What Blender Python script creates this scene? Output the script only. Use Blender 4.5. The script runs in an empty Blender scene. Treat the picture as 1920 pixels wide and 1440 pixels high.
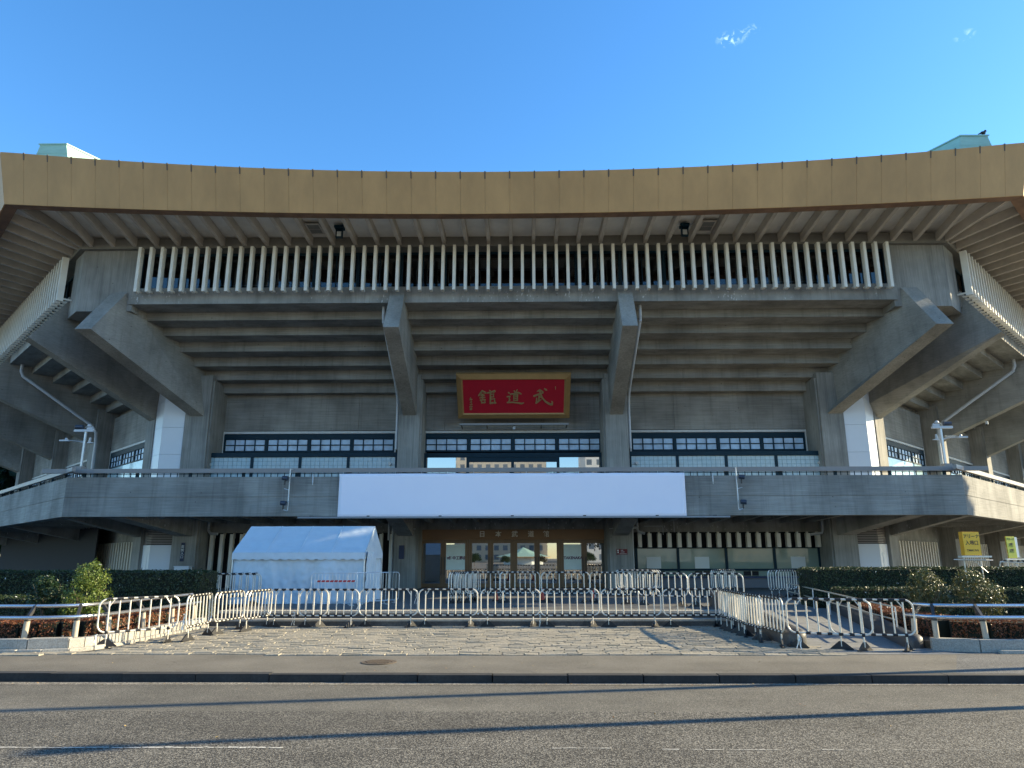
import bpy, math, random
from mathutils import Vector, Matrix, Euler, noise as mnoise
random.seed(7)
S = bpy.context.scene
C = S.collection
R = math.radians
Q = math.tan(R(22.5))
YC = 63.4                                   # centre of the octagonal hall

# ------------------------------------------------------------------ camera, sky, sun, exposure
cam = bpy.data.cameras.new('camera'); co = bpy.data.objects.new('camera', cam); C.objects.link(co)
cam.sensor_width = 36; cam.lens = 1345 / 1920 * 36; cam.clip_start = .05; cam.clip_end = 3000
p, yw, rl = R(13.6), R(.8), R(.09)
fw = Vector((-math.sin(yw) * math.cos(p), math.cos(yw) * math.cos(p), math.sin(p)))
rt = Vector((math.cos(yw), math.sin(yw), 0)); up = rt.cross(fw)
r2 = math.cos(rl) * rt - math.sin(rl) * up; u2 = math.sin(rl) * rt + math.cos(rl) * up
mw = Matrix((r2, u2, -fw)).transposed().to_4x4(); mw.translation = Vector((.40, 0, 1.62))
co.matrix_world = mw
S.camera = co

SUN_AZ, SUN_EL = 10.5, 23.0                 # degrees from +X toward +Y, above the horizon
w = bpy.data.worlds.new('World'); S.world = w; w.use_nodes = True
nt = w.node_tree; N = nt.nodes; L = nt.links
bg = N['Background']
sky = N.new('ShaderNodeTexSky'); sky.sky_type = 'NISHITA'; sky.sun_disc = False
sky.sun_elevation = R(SUN_EL); sky.sun_rotation = R(90 - SUN_AZ)
sky.altitude = 0; sky.air_density = 1.0; sky.dust_density = .15; sky.ozone_density = 3.0
hs = N.new('ShaderNodeHueSaturation'); hs.inputs['Saturation'].default_value = 1.23
hs.inputs['Value'].default_value = 1.0
L.new(sky.outputs[0], hs.inputs['Color'])
# small wisps of cloud at their directions in the sky
geo = N.new('ShaderNodeNewGeometry')
tc = N.new('ShaderNodeTexCoord')
def cloud(px, py, rad, amount, prev):
    d = (fw + (px - 960) / 1345 * r2 - (py - 720) / 1345 * u2).normalized()
    mp = N.new('ShaderNodeMapping'); mp.inputs['Scale'].default_value = (1, 1, 2.2)
    mp.inputs['Location'].default_value = (-d.x, -d.y, -d.z * 2.2)
    L.new(tc.outputs['Generated'], mp.inputs[0])
    ln = N.new('ShaderNodeVectorMath'); ln.operation = 'LENGTH'; L.new(mp.outputs[0], ln.inputs[0])
    mr = N.new('ShaderNodeMapRange'); mr.inputs['From Min'].default_value = rad; mr.inputs['From Max'].default_value = rad * .15
    L.new(ln.outputs['Value'], mr.inputs[0])
    nz = N.new('ShaderNodeTexNoise'); nz.inputs['Scale'].default_value = 120; nz.inputs['Detail'].default_value = 7
    nz.inputs['Distortion'].default_value = 1.2
    L.new(tc.outputs['Generated'], nz.inputs['Vector'])
    m2 = N.new('ShaderNodeMapRange'); m2.inputs['From Min'].default_value = .47; m2.inputs['From Max'].default_value = .72
    L.new(nz.outputs[0], m2.inputs[0])
    mu = N.new('ShaderNodeMath'); mu.operation = 'MULTIPLY'; L.new(mr.outputs[0], mu.inputs[0]); L.new(m2.outputs[0], mu.inputs[1])
    mv = N.new('ShaderNodeMath'); mv.operation = 'MULTIPLY'; L.new(mu.outputs[0], mv.inputs[0]); mv.inputs[1].default_value = amount
    mx = N.new('ShaderNodeMix'); mx.data_type = 'RGBA'
    L.new(mv.outputs[0], mx.inputs[0]); L.new(prev, mx.inputs[6]); mx.inputs[7].default_value = (4.5, 6.0, 7, 1)
    return mx.outputs[2]
o_ = cloud(1372, 72, .020, .8, hs.outputs[0])
o_ = cloud(1408, 55, .012, .35, o_)
o_ = cloud(1808, 66, .012, .4, o_)
L.new(o_, bg.inputs[0])
bg.inputs[1].default_value = .143
sl = bpy.data.lights.new('sun', 'SUN'); sl.energy = 5.4; sl.angle = R(.5); sl.color = (1, .84, .55)
so = bpy.data.objects.new('sun', sl); C.objects.link(so)
sd = Vector((math.cos(R(SUN_AZ)) * math.cos(R(SUN_EL)), math.sin(R(SUN_AZ)) * math.cos(R(SUN_EL)), math.sin(R(SUN_EL))))
so.rotation_euler = sd.to_track_quat('Z', 'Y').to_euler()
so.location = (60, 0, 60)
S.view_settings.view_transform = 'Standard'; S.view_settings.look = 'None'
S.view_settings.gamma = 1; S.view_settings.use_curve_mapping = False
S.view_settings.exposure = 1.3

# ------------------------------------------------------------------ materials
MC = {}
def mat(name, col, rough=.7, metal=0, spec=.5, noise=0, nscale=3, stretch=(1, 1, 1), rot=(0, 0, 0), bump=0, bscale=40,
        col2=None, island=None, coat=0, trans=0, sss=0, mott=0, mscale=.5):
    if name in MC: return MC[name]
    m = bpy.data.materials.new(name); m.use_nodes = True; MC[name] = m
    n = m.node_tree.nodes; l = m.node_tree.links; b = n['Principled BSDF']
    b.inputs['Roughness'].default_value = rough; b.inputs['Metallic'].default_value = metal
    b.inputs['Specular IOR Level'].default_value = spec
    b.inputs['Coat Weight'].default_value = coat
    b.inputs['Transmission Weight'].default_value = trans
    c = (*col, 1); b.inputs['Base Color'].default_value = c
    cur = None
    def mixc(f, a, bb):
        x = n.new('ShaderNodeMix'); x.data_type = 'RGBA'
        l.new(f, x.inputs[0])
        if isinstance(a, tuple): x.inputs[6].default_value = a
        else: l.new(a, x.inputs[6])
        if isinstance(bb, tuple): x.inputs[7].default_value = bb
        else: l.new(bb, x.inputs[7])
        return x.outputs[2]
    if island:
        g = n.new('ShaderNodeNewGeometry'); cr = n.new('ShaderNodeValToRGB')
        els = cr.color_ramp.elements
        for i, cc in enumerate(island):
            pos = i / (len(island) - 1)
            e = els[0] if i == 0 else (els[1] if i == len(island) - 1 else els.new(pos))
            e.position = pos; e.color = (*cc, 1)
        l.new(g.outputs['Random Per Island'], cr.inputs[0]); cur = cr.outputs[0]
    t = n.new('ShaderNodeTexCoord')
    if noise or bump or mott:
        mp = n.new('ShaderNodeMapping'); mp.inputs['Scale'].default_value = stretch; mp.inputs['Rotation'].default_value = rot
        l.new(t.outputs['Object'], mp.inputs[0])
    if noise:
        nz = n.new('ShaderNodeTexNoise'); nz.inputs['Scale'].default_value = nscale; nz.inputs['Detail'].default_value = 8
        nz.inputs['Roughness'].default_value = .65
        l.new(mp.outputs[0], nz.inputs['Vector'])
        r = n.new('ShaderNodeMapRange'); r.inputs['From Min'].default_value = .3; r.inputs['From Max'].default_value = .7
        l.new(nz.outputs[0], r.inputs[0])
        lo = tuple(v * (1 - noise) for v in col) + (1,); hi = (tuple(col2) + (1,)) if col2 else tuple(min(1, v * (1 + noise)) for v in col) + (1,)
        if island:
            dk = n.new('ShaderNodeMix'); dk.data_type = 'RGBA'; dk.blend_type = 'MULTIPLY'; dk.inputs[0].default_value = noise
            l.new(cur, dk.inputs[6]); l.new(r.outputs[0], dk.inputs[7]); cur = dk.outputs[2]
        else: cur = mixc(r.outputs[0], lo, hi)
    if mott:
        nz2 = n.new('ShaderNodeTexNoise'); nz2.inputs['Scale'].default_value = mscale; nz2.inputs['Detail'].default_value = 5
        l.new(t.outputs['Object'], nz2.inputs['Vector'])
        r2_ = n.new('ShaderNodeMapRange'); r2_.inputs['From Min'].default_value = .35; r2_.inputs['From Max'].default_value = .68
        r2_.inputs['To Min'].default_value = 1 - mott; r2_.inputs['To Max'].default_value = 1 + mott * .5
        l.new(nz2.outputs[0], r2_.inputs[0])
        k = n.new('ShaderNodeVectorMath'); k.operation = 'SCALE'
        if cur is None: k.inputs[0].default_value = col
        else: l.new(cur, k.inputs[0])
        l.new(r2_.outputs[0], k.inputs['Scale']); cur = k.outputs[0]
    if cur is not None: l.new(cur, b.inputs['Base Color'])
    if bump:
        bn = n.new('ShaderNodeTexNoise'); bn.inputs['Scale'].default_value = bscale; bn.inputs['Detail'].default_value = 6
        l.new(mp.outputs[0], bn.inputs['Vector'])
        bp = n.new('ShaderNodeBump'); bp.inputs['Strength'].default_value = bump; bp.inputs['Distance'].default_value = .02
        l.new(bn.outputs[0], bp.inputs['Height']); l.new(bp.outputs[0], b.inputs['Normal'])
    return m

CON = (.305, .298, .27)
M_ch = mat('concrete_boards_horizontal', CON, .85, noise=.25, nscale=3, stretch=(.3, 1, 16), bump=.22, bscale=9, mott=.30, mscale=.7, spec=.2)
M_cv = mat('concrete_boards_vertical', (.30, .293, .265), .85, noise=.2, nscale=3, stretch=(12, 6, .3), bump=.2, bscale=8, mott=.30, mscale=.7, spec=.2)
M_cs = mat('concrete_boards_sloping', (.31, .30, .268), .85, noise=.20, nscale=3, stretch=(5, .3, 14), rot=(R(23), 0, 0), bump=.25, bscale=9, mott=.26, mscale=.8, spec=.2)
M_csp = mat('concrete_spandrel', (.30, .293, .265), .85, noise=.16, nscale=1.5, stretch=(1.6, 1, 1), bump=.2, bscale=9, mott=.30, mscale=.9, spec=.2)
def specks(m):
    n = m.node_tree.nodes; l = m.node_tree.links; b = n['Principled BSDF']
    src = b.inputs['Base Color'].links[0].from_socket
    t = n.new('ShaderNodeTexCoord'); mp = n.new('ShaderNodeMapping'); mp.inputs['Scale'].default_value = (1, 1, .45)
    l.new(t.outputs['Object'], mp.inputs[0])
    v = n.new('ShaderNodeTexNoise'); v.inputs['Scale'].default_value = 16; v.inputs['Detail'].default_value = 2; l.new(mp.outputs[0], v.inputs['Vector'])
    a = n.new('ShaderNodeMapRange'); a.inputs['From Min'].default_value = .655; a.inputs['From Max'].default_value = .69; l.new(v.outputs[0], a.inputs[0])
    v2 = n.new('ShaderNodeTexNoise'); v2.inputs['Scale'].default_value = .55; v2.inputs['Detail'].default_value = 2; l.new(t.outputs['Object'], v2.inputs['Vector'])
    c_ = n.new('ShaderNodeMapRange'); c_.inputs['From Min'].default_value = .46; c_.inputs['From Max'].default_value = .56; l.new(v2.outputs[0], c_.inputs[0])
    mu = n.new('ShaderNodeMath'); mu.operation = 'MULTIPLY'; l.new(a.outputs[0], mu.inputs[0]); l.new(c_.outputs[0], mu.inputs[1])
    x = n.new('ShaderNodeMix'); x.data_type = 'RGBA'; l.new(mu.outputs[0], x.inputs[0]); l.new(src, x.inputs[6]); x.inputs[7].default_value = (.62, .62, .6, 1)
    l.new(x.outputs[2], b.inputs['Base Color'])
specks(M_csp)
def streaks(m, amt=.3, sc=(5, 5, .22)):
    n = m.node_tree.nodes; l = m.node_tree.links; b = n['Principled BSDF']; src = b.inputs['Base Color'].links[0].from_socket
    t = n.new('ShaderNodeTexCoord'); mp = n.new('ShaderNodeMapping'); mp.inputs['Scale'].default_value = sc; l.new(t.outputs['Object'], mp.inputs[0])
    z = n.new('ShaderNodeTexNoise'); z.inputs['Scale'].default_value = 1.0; z.inputs['Detail'].default_value = 5; z.inputs['Roughness'].default_value = .7; l.new(mp.outputs[0], z.inputs['Vector'])
    r = n.new('ShaderNodeMapRange'); r.inputs['From Min'].default_value = .50; r.inputs['From Max'].default_value = .72; r.inputs['To Min'].default_value = 1; r.inputs['To Max'].default_value = 1 - amt; l.new(z.outputs[0], r.inputs[0])
    v = n.new('ShaderNodeTexVoronoi'); v.inputs['Scale'].default_value = 2.2; l.new(t.outputs['Object'], v.inputs['Vector'])      # bolt holes
    h = n.new('ShaderNodeMapRange'); h.inputs['From Min'].default_value = .035; h.inputs['From Max'].default_value = .06; h.inputs['To Min'].default_value = .45; l.new(v.outputs['Distance'], h.inputs[0])
    mu = n.new('ShaderNodeMath'); mu.operation = 'MULTIPLY'; l.new(r.outputs[0], mu.inputs[0]); l.new(h.outputs[0], mu.inputs[1])
    k = n.new('ShaderNodeVectorMath'); k.operation = 'SCALE'; l.new(src, k.inputs[0]); l.new(mu.outputs[0], k.inputs['Scale']); l.new(k.outputs[0], b.inputs['Base Color'])
streaks(M_ch, .26); streaks(M_cv, .3, (7, 7, .2)); streaks(M_csp, .3); streaks(M_cs, .2, (4, 4, .4))
M_gold = mat('fascia_bronze', (.54, .305, .118), .6, metal=.1, noise=.12, nscale=1.2, stretch=(1, 1, .35), bump=.06, bscale=30, mott=.12, mscale=.35)
M_golde = mat('fascia_lip_copper', (.25, .14, .08), .6, metal=.2, noise=.3, nscale=2)
M_clip = mat('clip_brown', (.12, .09, .06), .6)
M_rib = mat('rib_beige', (.53, .48, .41), .7, noise=.1, nscale=2, mott=.12)
M_deck = mat('soffit_white', (.80, .78, .73), .8, noise=.06, nscale=2, mott=.1)
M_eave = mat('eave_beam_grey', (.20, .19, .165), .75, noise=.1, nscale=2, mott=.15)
M_fin = mat('fin_cream', (.80, .765, .67), .45, noise=.05, nscale=2, mott=.07, mscale=1.5)
M_navy = mat('frame_blue_green', (.004, .026, .042), .55, spec=.25, noise=.15, nscale=5)
M_white = mat('panel_white', (.66, .68, .70), .35, noise=.03, nscale=1)
M_lino = mat('frame_white_strip', (.6, .6, .57), .6, noise=.1, nscale=6)
M_teal = mat('roof_verdigris', (.32, .50, .42), .55, noise=.12, nscale=2, stretch=(1, 1, 4))
M_pane = mat('pane_obscured', (.50, .65, .80), .35, noise=.10, nscale=2.5, coat=.1, mott=.15, mscale=2.5)
M_tile = mat('glass_block', (.38, .54, .60), .2, noise=.12, nscale=5, coat=.4)
M_grout = mat('glass_block_joint', (.17, .26, .28), .6)
M_int = mat('dark_interior_and_shade', (.02, .02, .022), .9)
M_brn = mat('door_brown', (.20, .115, .052), .35, noise=.15, nscale=4, stretch=(1, 1, .3))
M_trs = mat('transom_brown', (.27, .145, .066), .5, noise=.12, nscale=3, stretch=(.3, 1, 1))
M_letter = mat('letter_metal', (.75, .68, .55), .45, metal=.2)
M_green = mat('ticket_glass_green', (.25, .33, .28), .08, coat=1, noise=.06, nscale=1)
M_louv = mat('louvre_slat', (.25, .22, .20), .6)
M_flute = mat('fluted_panel', (.50, .47, .40), .6, noise=.1, nscale=3)
M_base = mat('ticket_base_stone', (.13, .14, .16), .5, noise=.25, nscale=60)
M_counter = mat('counter_blue', (.02, .05, .16), .3)
M_pipe = mat('pipe_grey', (.50, .52, .53), .4, noise=.08, nscale=6)
M_galv = mat('galvanised_steel', (.62, .63, .62), .38, metal=.55, noise=.1, nscale=12)
M_alu = mat('barrier_tube', (.66, .62, .53), .38, metal=.2, noise=.08, nscale=20)
M_blk = mat('black_rubber', (.012, .012, .013), .55)
M_stain = mat('stainless_rail', (.62, .63, .65), .22, metal=.9, noise=.06, nscale=20)
M_bpost = mat('post_beige', (.42, .36, .27), .5, noise=.12, nscale=10)
M_bracket = mat('bracket_dark', (.035, .035, .035), .45)
M_ban = mat('banner_cloth', (.95, .92, 1.0), .75, noise=.02, nscale=1)
M_red = mat('sign_red', (.46, .008, .026), .55, noise=.05, nscale=4)
M_gfr = mat('sign_gold_frame', (.40, .25, .095), .5, metal=.25, noise=.1, nscale=3)
M_gch = mat('sign_gold_character', (.42, .31, .14), .5, metal=.3)
M_tent = mat('tent_canvas', (.57, .65, .70), .7, noise=.05, nscale=3, bump=.8, bscale=4)
M_yel = mat('sign_yellow', (.95, .52, .03), .5, noise=.05, nscale=3)
M_yel2 = mat('sign_lime', (.50, .52, .05), .5)
M_org = mat('sign_orange_side', (.70, .32, .02), .5)
M_ink = mat('ink_black', (.02, .02, .02), .6)
M_ink2 = mat('ink_purple', (.12, .03, .08), .6)
M_paper = mat('paper_white', (.72, .76, .74), .7)
M_poster = mat('poster_pale', (.82, .95, .90), .6, noise=.05, nscale=4)
M_plq = mat('plaque_red', (.16, .012, .015), .5)
M_blue = mat('plaque_dark_blue', (.012, .02, .06), .5)
M_cab = mat('cabinet_white', (.62, .64, .66), .5)
M_cam = mat('camera_shell', (.55, .57, .58), .35)
M_bulb = mat('lamp_glass_pale', (.5, .52, .5), .2)
M_soil = mat('bed_soil', (.06, .045, .03), .95, noise=.4, nscale=12, bump=.6, bscale=30)
M_bar = mat('light_bar_grey', (.26, .27, .28), .5)
M_bird = mat('bird_black', (.01, .01, .012), .6)
M_iron = mat('manhole_iron', (.13, .10, .07), .6, metal=.3, noise=.4, nscale=40)

def leafmat(name, cols, tr=.3):
    m = mat(name, cols[0], .45, island=cols, spec=.5)
    n = m.node_tree.nodes; l = m.node_tree.links; b = n['Principled BSDF']; out = n['Material Output']
    t = n.new('ShaderNodeBsdfTranslucent'); l.new(b.inputs['Base Color'].links[0].from_socket, t.inputs[0])
    x = n.new('ShaderNodeMixShader'); x.inputs[0].default_value = tr
    l.new(b.outputs[0], x.inputs[1]); l.new(t.outputs[0], x.inputs[2]); l.new(x.outputs[0], out.inputs[0])
    return m
M_hedge = leafmat('hedge_leaf', [(.012, .026, .009), (.02, .042, .013), (.035, .06, .018), (.06, .085, .025)], .15)
M_redh = leafmat('azalea_leaf', [(.17, .05, .02), (.26, .075, .03), (.12, .09, .03), (.34, .14, .05), (.10, .11, .03), (.22, .09, .035)], .2)
M_lit = leafmat('shrub_leaf_yellow', [(.07, .13, .02), (.16, .21, .03), (.30, .29, .05), (.11, .18, .03), (.38, .15, .03), (.20, .24, .05)], .35)
M_dk = leafmat('shrub_leaf_dark', [(.02, .05, .02), (.04, .085, .03), (.08, .13, .05), (.03, .06, .02)], .25)
M_sil = leafmat('shrub_leaf_glossy', [(.035, .065, .025), (.06, .095, .04), (.11, .145, .075), (.05, .08, .035), (.14, .13, .05)], .3)
M_sil.node_tree.nodes['Principled BSDF'].inputs['Roughness'].default_value = .36
M_hcore = mat('hedge_twigs', (.012, .016, .008), .95)
M_bark = mat('bark', (.16, .12, .085), .9, noise=.35, nscale=8, stretch=(1, 1, .3), bump=.5, bscale=20)

def glassmat(name, tint, refl, rough=.01):
    m = bpy.data.materials.new(name); m.use_nodes = True
    n = m.node_tree.nodes; l = m.node_tree.links; n.remove(n['Principled BSDF'])
    a = n.new('ShaderNodeBsdfTransparent'); a.inputs[0].default_value = (*tint, 1)
    g = n.new('ShaderNodeBsdfGlossy'); g.inputs['Roughness'].default_value = rough
    f = n.new('ShaderNodeFresnel'); f.inputs[0].default_value = 1.5
    ad = n.new('ShaderNodeMath'); ad.operation = 'ADD'; ad.use_clamp = True; ad.inputs[1].default_value = refl; l.new(f.outputs[0], ad.inputs[0])
    x = n.new('ShaderNodeMixShader'); l.new(ad.outputs[0], x.inputs[0]); l.new(a.outputs[0], x.inputs[1]); l.new(g.outputs[0], x.inputs[2])
    l.new(x.outputs[0], n['Material Output'].inputs[0]); return m
M_glass = glassmat('glass_dark', (.45, .5, .52), .03)
M_dglass = glassmat('glass_door', (.35, .33, .30), .42)
M_vglass = glassmat('glass_lobby', (.15, .2, .25), .6)

# asphalt, with stone speckle
def asphalt(name, c1, c2, scale, thr=.5):
    m = bpy.data.materials.new(name); m.use_nodes = True
    n = m.node_tree.nodes; l = m.node_tree.links; b = n['Principled BSDF']
    t = n.new('ShaderNodeTexCoord')
    v = n.new('ShaderNodeTexVoronoi'); v.inputs['Scale'].default_value = scale; v.inputs['Randomness'].default_value = 1
    l.new(t.outputs['Object'], v.inputs['Vector'])
    sp = n.new('ShaderNodeSeparateColor'); l.new(v.outputs['Color'], sp.inputs[0])
    r = n.new('ShaderNodeMapRange'); r.inputs['From Min'].default_value = thr; r.inputs['From Max'].default_value = 1; l.new(sp.outputs[0], r.inputs[0])
    z = n.new('ShaderNodeTexNoise'); z.inputs['Scale'].default_value = 1.1; z.inputs['Detail'].default_value = 7; z.inputs['Roughness'].default_value = .6; l.new(t.outputs['Object'], z.inputs['Vector'])
    r2_ = n.new('ShaderNodeMapRange'); r2_.inputs['From Min'].default_value = .3; r2_.inputs['From Max'].default_value = .7; r2_.inputs['To Min'].default_value = .8; r2_.inputs['To Max'].default_value = 1.14
    l.new(z.outputs[0], r2_.inputs[0])
    x = n.new('ShaderNodeMix'); x.data_type = 'RGBA'; l.new(r.outputs[0], x.inputs[0]); x.inputs[6].default_value = (*c1, 1); x.inputs[7].default_value = (*c2, 1)
    k = n.new('ShaderNodeVectorMath'); k.operation = 'SCALE'; l.new(x.outputs[2], k.inputs[0]); l.new(r2_.outputs[0], k.inputs['Scale'])
    mp = n.new('ShaderNodeMapping'); mp.inputs['Scale'].default_value = (.12, 1.1, 1); l.new(t.outputs['Object'], mp.inputs[0])
    z3 = n.new('ShaderNodeTexNoise'); z3.inputs['Scale'].default_value = 1.0; z3.inputs['Detail'].default_value = 4; l.new(mp.outputs[0], z3.inputs['Vector'])
    r3 = n.new('ShaderNodeMapRange'); r3.inputs['From Min'].default_value = .35; r3.inputs['From Max'].default_value = .65; r3.inputs['To Min'].default_value = .87; r3.inputs['To Max'].default_value = 1.08; l.new(z3.outputs[0], r3.inputs[0])
    wv = n.new('ShaderNodeTexNoise'); wv.inputs['Scale'].default_value = 1.6; wv.inputs['Detail'].default_value = 6; l.new(t.outputs['Object'], wv.inputs['Vector'])
    cp = n.new('ShaderNodeMapping'); cp.inputs['Scale'].default_value = (.35, .8, 1); 
    av = n.new('ShaderNodeVectorMath'); av.operation = 'ADD'; l.new(t.outputs['Object'], av.inputs[0]); l.new(wv.outputs['Color'], av.inputs[1]); l.new(av.outputs[0], cp.inputs[0])
    cv = n.new('ShaderNodeTexVoronoi'); cv.feature = 'DISTANCE_TO_EDGE'; cv.inputs['Scale'].default_value = .55; l.new(cp.outputs[0], cv.inputs['Vector'])
    cr_ = n.new('ShaderNodeMapRange'); cr_.inputs['From Min'].default_value = .0; cr_.inputs['From Max'].default_value = .0035; cr_.inputs['To Min'].default_value = .72; l.new(cv.outputs['Distance'], cr_.inputs[0])
    m3 = n.new('ShaderNodeMath'); m3.operation = 'MULTIPLY'; l.new(r3.outputs[0], m3.inputs[0]); l.new(cr_.outputs[0], m3.inputs[1])
    k2 = n.new('ShaderNodeVectorMath'); k2.operation = 'SCALE'; l.new(k.outputs[0], k2.inputs[0]); l.new(m3.outputs[0], k2.inputs['Scale'])
    l.new(k2.outputs[0], b.inputs['Base Color']); b.inputs['Roughness'].default_value = .85; b.inputs['Specular IOR Level'].default_value = .25
    bp = n.new('ShaderNodeBump'); bp.inputs['Strength'].default_value = .55; bp.inputs['Distance'].default_value = .006
    l.new(v.outputs['Distance'], bp.inputs['Height']); l.new(bp.outputs[0], b.inputs['Normal'])
    return m
M_as1 = asphalt('asphalt_coarse', (.045, .042, .036), (.28, .26, .215), 95, .45)
M_as2 = asphalt('asphalt_medium', (.09, .084, .07), (.25, .232, .19), 130, .5)
M_as3 = asphalt('asphalt_pavement', (.14, .128, .103), (.23, .21, .175), 170, .6)
M_as4 = asphalt('asphalt_old', (.09, .09, .085), (.25, .24, .22), 110, .5)
M_stone = mat('paving_stone', (.40, .37, .31), .8, island=[(.31, .28, .215), (.42, .38, .295), (.36, .33, .255), (.48, .435, .345), (.40, .36, .28)], noise=.5, nscale=24, bump=1.0, bscale=26)
M_joint = mat('paving_joint', (.03, .027, .022), .95)
M_gran = mat('granite_pale', (.36, .34, .295), .7, noise=.35, nscale=45, bump=.3, bscale=50, mott=.2, mscale=1.5)
M_grand = mat('granite_dark', (.05, .05, .05), .5, noise=.4, nscale=60, mott=.25, mscale=2)
M_step = mat('granite_step', (.075, .073, .068), .75, noise=.4, nscale=30, mott=.3, mscale=3)
M_floor = mat('platform_paving', (.10, .10, .095), .7, noise=.15, nscale=14, mott=.15)
M_ramp = mat('ramp_paving', (.20, .20, .19), .75, noise=.18, nscale=16, mott=.2)
M_kerb = mat('kerb_stone', (.03, .029, .028), .85, noise=.35, nscale=25, mott=.3, mscale=3)
M_paint = mat('road_paint_worn', (.42, .40, .35), .8, noise=.5, nscale=40)
M_grnd = mat('far_ground', (.16, .155, .14), .9, noise=.2, nscale=.5)

# ------------------------------------------------------------------ mesh helpers
class MB:
    def __init__(s): s.v = []; s.f = []; s.m = []; s.mi = 0
    def add(s, vs, fs):
        b = len(s.v); s.v += [tuple(v) for v in vs]
        for f in fs: s.f.append([b + i for i in f]); s.m.append(s.mi)
        return s
    def box(s, x0, x1, y0, y1, z0, z1):
        if x0 > x1: x0, x1 = x1, x0
        if y0 > y1: y0, y1 = y1, y0
        if z0 > z1: z0, z1 = z1, z0
        return s.hexa([(x0, y0), (x1, y0), (x1, y1), (x0, y1)], z0, z1)
    def hexa(s, q, z0, z1, q2=None):
        """prism over a plan polygon q (anticlockwise), from z0 to z1"""
        n = len(q); q2 = q2 or q
        vs = [(x, y, z0) for x, y in q] + [(x, y, z1) for x, y in q2]
        fs = [list(range(n))[::-1], list(range(n, 2 * n))] + [[i, (i + 1) % n, n + (i + 1) % n, n + i] for i in range(n)]
        return s.add(vs, fs)
    def yz(s, poly, xa, xb, dxa=None, dxb=None):
        """polygon in (Y,z), extruded from x=xa to x=xb; xa/xb may be functions of Y"""
        fa = xa if callable(xa) else (lambda y: xa); fb = xb if callable(xb) else (lambda y: xb)
        n = len(poly)
        vs = [(fa(y), y, z) for y, z in poly] + [(fb(y), y, z) for y, z in poly]
        fs = [list(range(n)), list(range(n, 2 * n))[::-1]] + [[i, n + i, n + (i + 1) % n, (i + 1) % n] for i in range(n)]
        return s.add(vs, fs)
    def xz(s, poly, y0, y1):
        n = len(poly); vs = [(x, y0, z) for x, z in poly] + [(x, y1, z) for x, z in poly]
        fs = [list(range(n)), list(range(n, 2 * n))[::-1]] + [[i, n + i, n + (i + 1) % n, (i + 1) % n] for i in range(n)]
        return s.add(vs, fs)
    def band(s, Y0, Y1, z0, z1, over=0):
        """octagon-mitred slab on the front face between planes Y0 (outer) and Y1 (inner)"""
        a, b = (YC - Y0) * Q + over, (YC - Y1) * Q + over
        return s.hexa([(-a, Y0), (a, Y0), (b, Y1), (-b, Y1)], z0, z1)
    def tube(s, pts, r, n=8, closed=False, cap=True):
        pts = [Vector(q) for q in pts]; k = len(pts); rs = r if isinstance(r, (list, tuple)) else [r] * k
        b = len(s.v); last = None
        for i, q in enumerate(pts):
            if closed: t = (pts[(i + 1) % k] - pts[i - 1])
            else: t = pts[min(i + 1, k - 1)] - pts[max(i - 1, 0)]
            t.normalize()
            if last is None:
                a = Vector((0, 0, 1)) if abs(t.z) < .9 else Vector((1, 0, 0))
                last = t.cross(a).normalized()
            last = (last - t * last.dot(t)).normalized(); c = t.cross(last)
            for j in range(n):
                an = 2 * math.pi * j / n
                s.v.append(tuple(q + (last * math.cos(an) + c * math.sin(an)) * rs[i]))
        rng = range(k) if closed else range(k - 1)
        for i in rng:
            i2 = (i + 1) % k
            for j in range(n):
                j2 = (j + 1) % n
                s.f.append([b + i * n + j, b + i * n + j2, b + i2 * n + j2, b + i2 * n + j]); s.m.append(s.mi)
        if cap and not closed:
            s.f.append([b + j for j in range(n)][::-1]); s.m.append(s.mi)
            s.f.append([b + (k - 1) * n + j for j in range(n)]); s.m.append(s.mi)
        return s
    def cyl(s, x, y, z0, z1, r, n=16, r1=None): return s.tube([(x, y, z0), (x, y, z1)], [r, r if r1 is None else r1], n)
    def ball(s, c, r, n=10, sc=(1, 1, 1), half=False):
        b = len(s.v); k = n // 2
        rows = k + 1
        for i in range(rows):
            ph = math.pi * i / k - math.pi / 2
            if half: ph = ph if ph < 0 else 0
            for j in range(n):
                th = 2 * math.pi * j / n
                s.v.append((c[0] + r * sc[0] * math.cos(ph) * math.cos(th), c[1] + r * sc[1] * math.cos(ph) * math.sin(th), c[2] + r * sc[2] * math.sin(ph)))
        for i in range(rows - 1):
            for j in range(n):
                s.f.append([b + i * n + j, b + i * n + (j + 1) % n, b + (i + 1) * n + (j + 1) % n, b + (i + 1) * n + j]); s.m.append(s.mi)
        return s
    def shift(s, dx, dy, dz): s.v = [(x + dx, y + dy, z + dz) for x, y, z in s.v]; return s
    def build(s, name, m, parent=None, smooth=False, loc=None, rz=0, off=None):
        me = bpy.data.meshes.new(name)
        v = s.v if off is None else [(x - off[0], y - off[1], z - off[2]) for x, y, z in s.v]
        me.from_pydata(v, [], s.f)
        ms = m if isinstance(m, (list, tuple)) else [m]
        for q in ms: me.materials.append(q)
        if len(ms) > 1: me.polygons.foreach_set('material_index', s.m)
        if smooth:
            me.shade_smooth() if hasattr(me, 'shade_smooth') else None
            try: me.set_sharp_from_angle(angle=R(40))
            except Exception: pass
        me.update()
        o = bpy.data.objects.new(name, me); C.objects.link(o)
        if parent: o.parent = parent
        if loc: o.location = loc
        o.rotation_euler.z = rz
        return o
def tag(o, label=None, cat=None, group=None, kind=None):
    if label: o['label'] = label
    if cat: o['category'] = cat
    if group: o['group'] = group
    if kind: o['kind'] = kind
    return o
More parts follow.
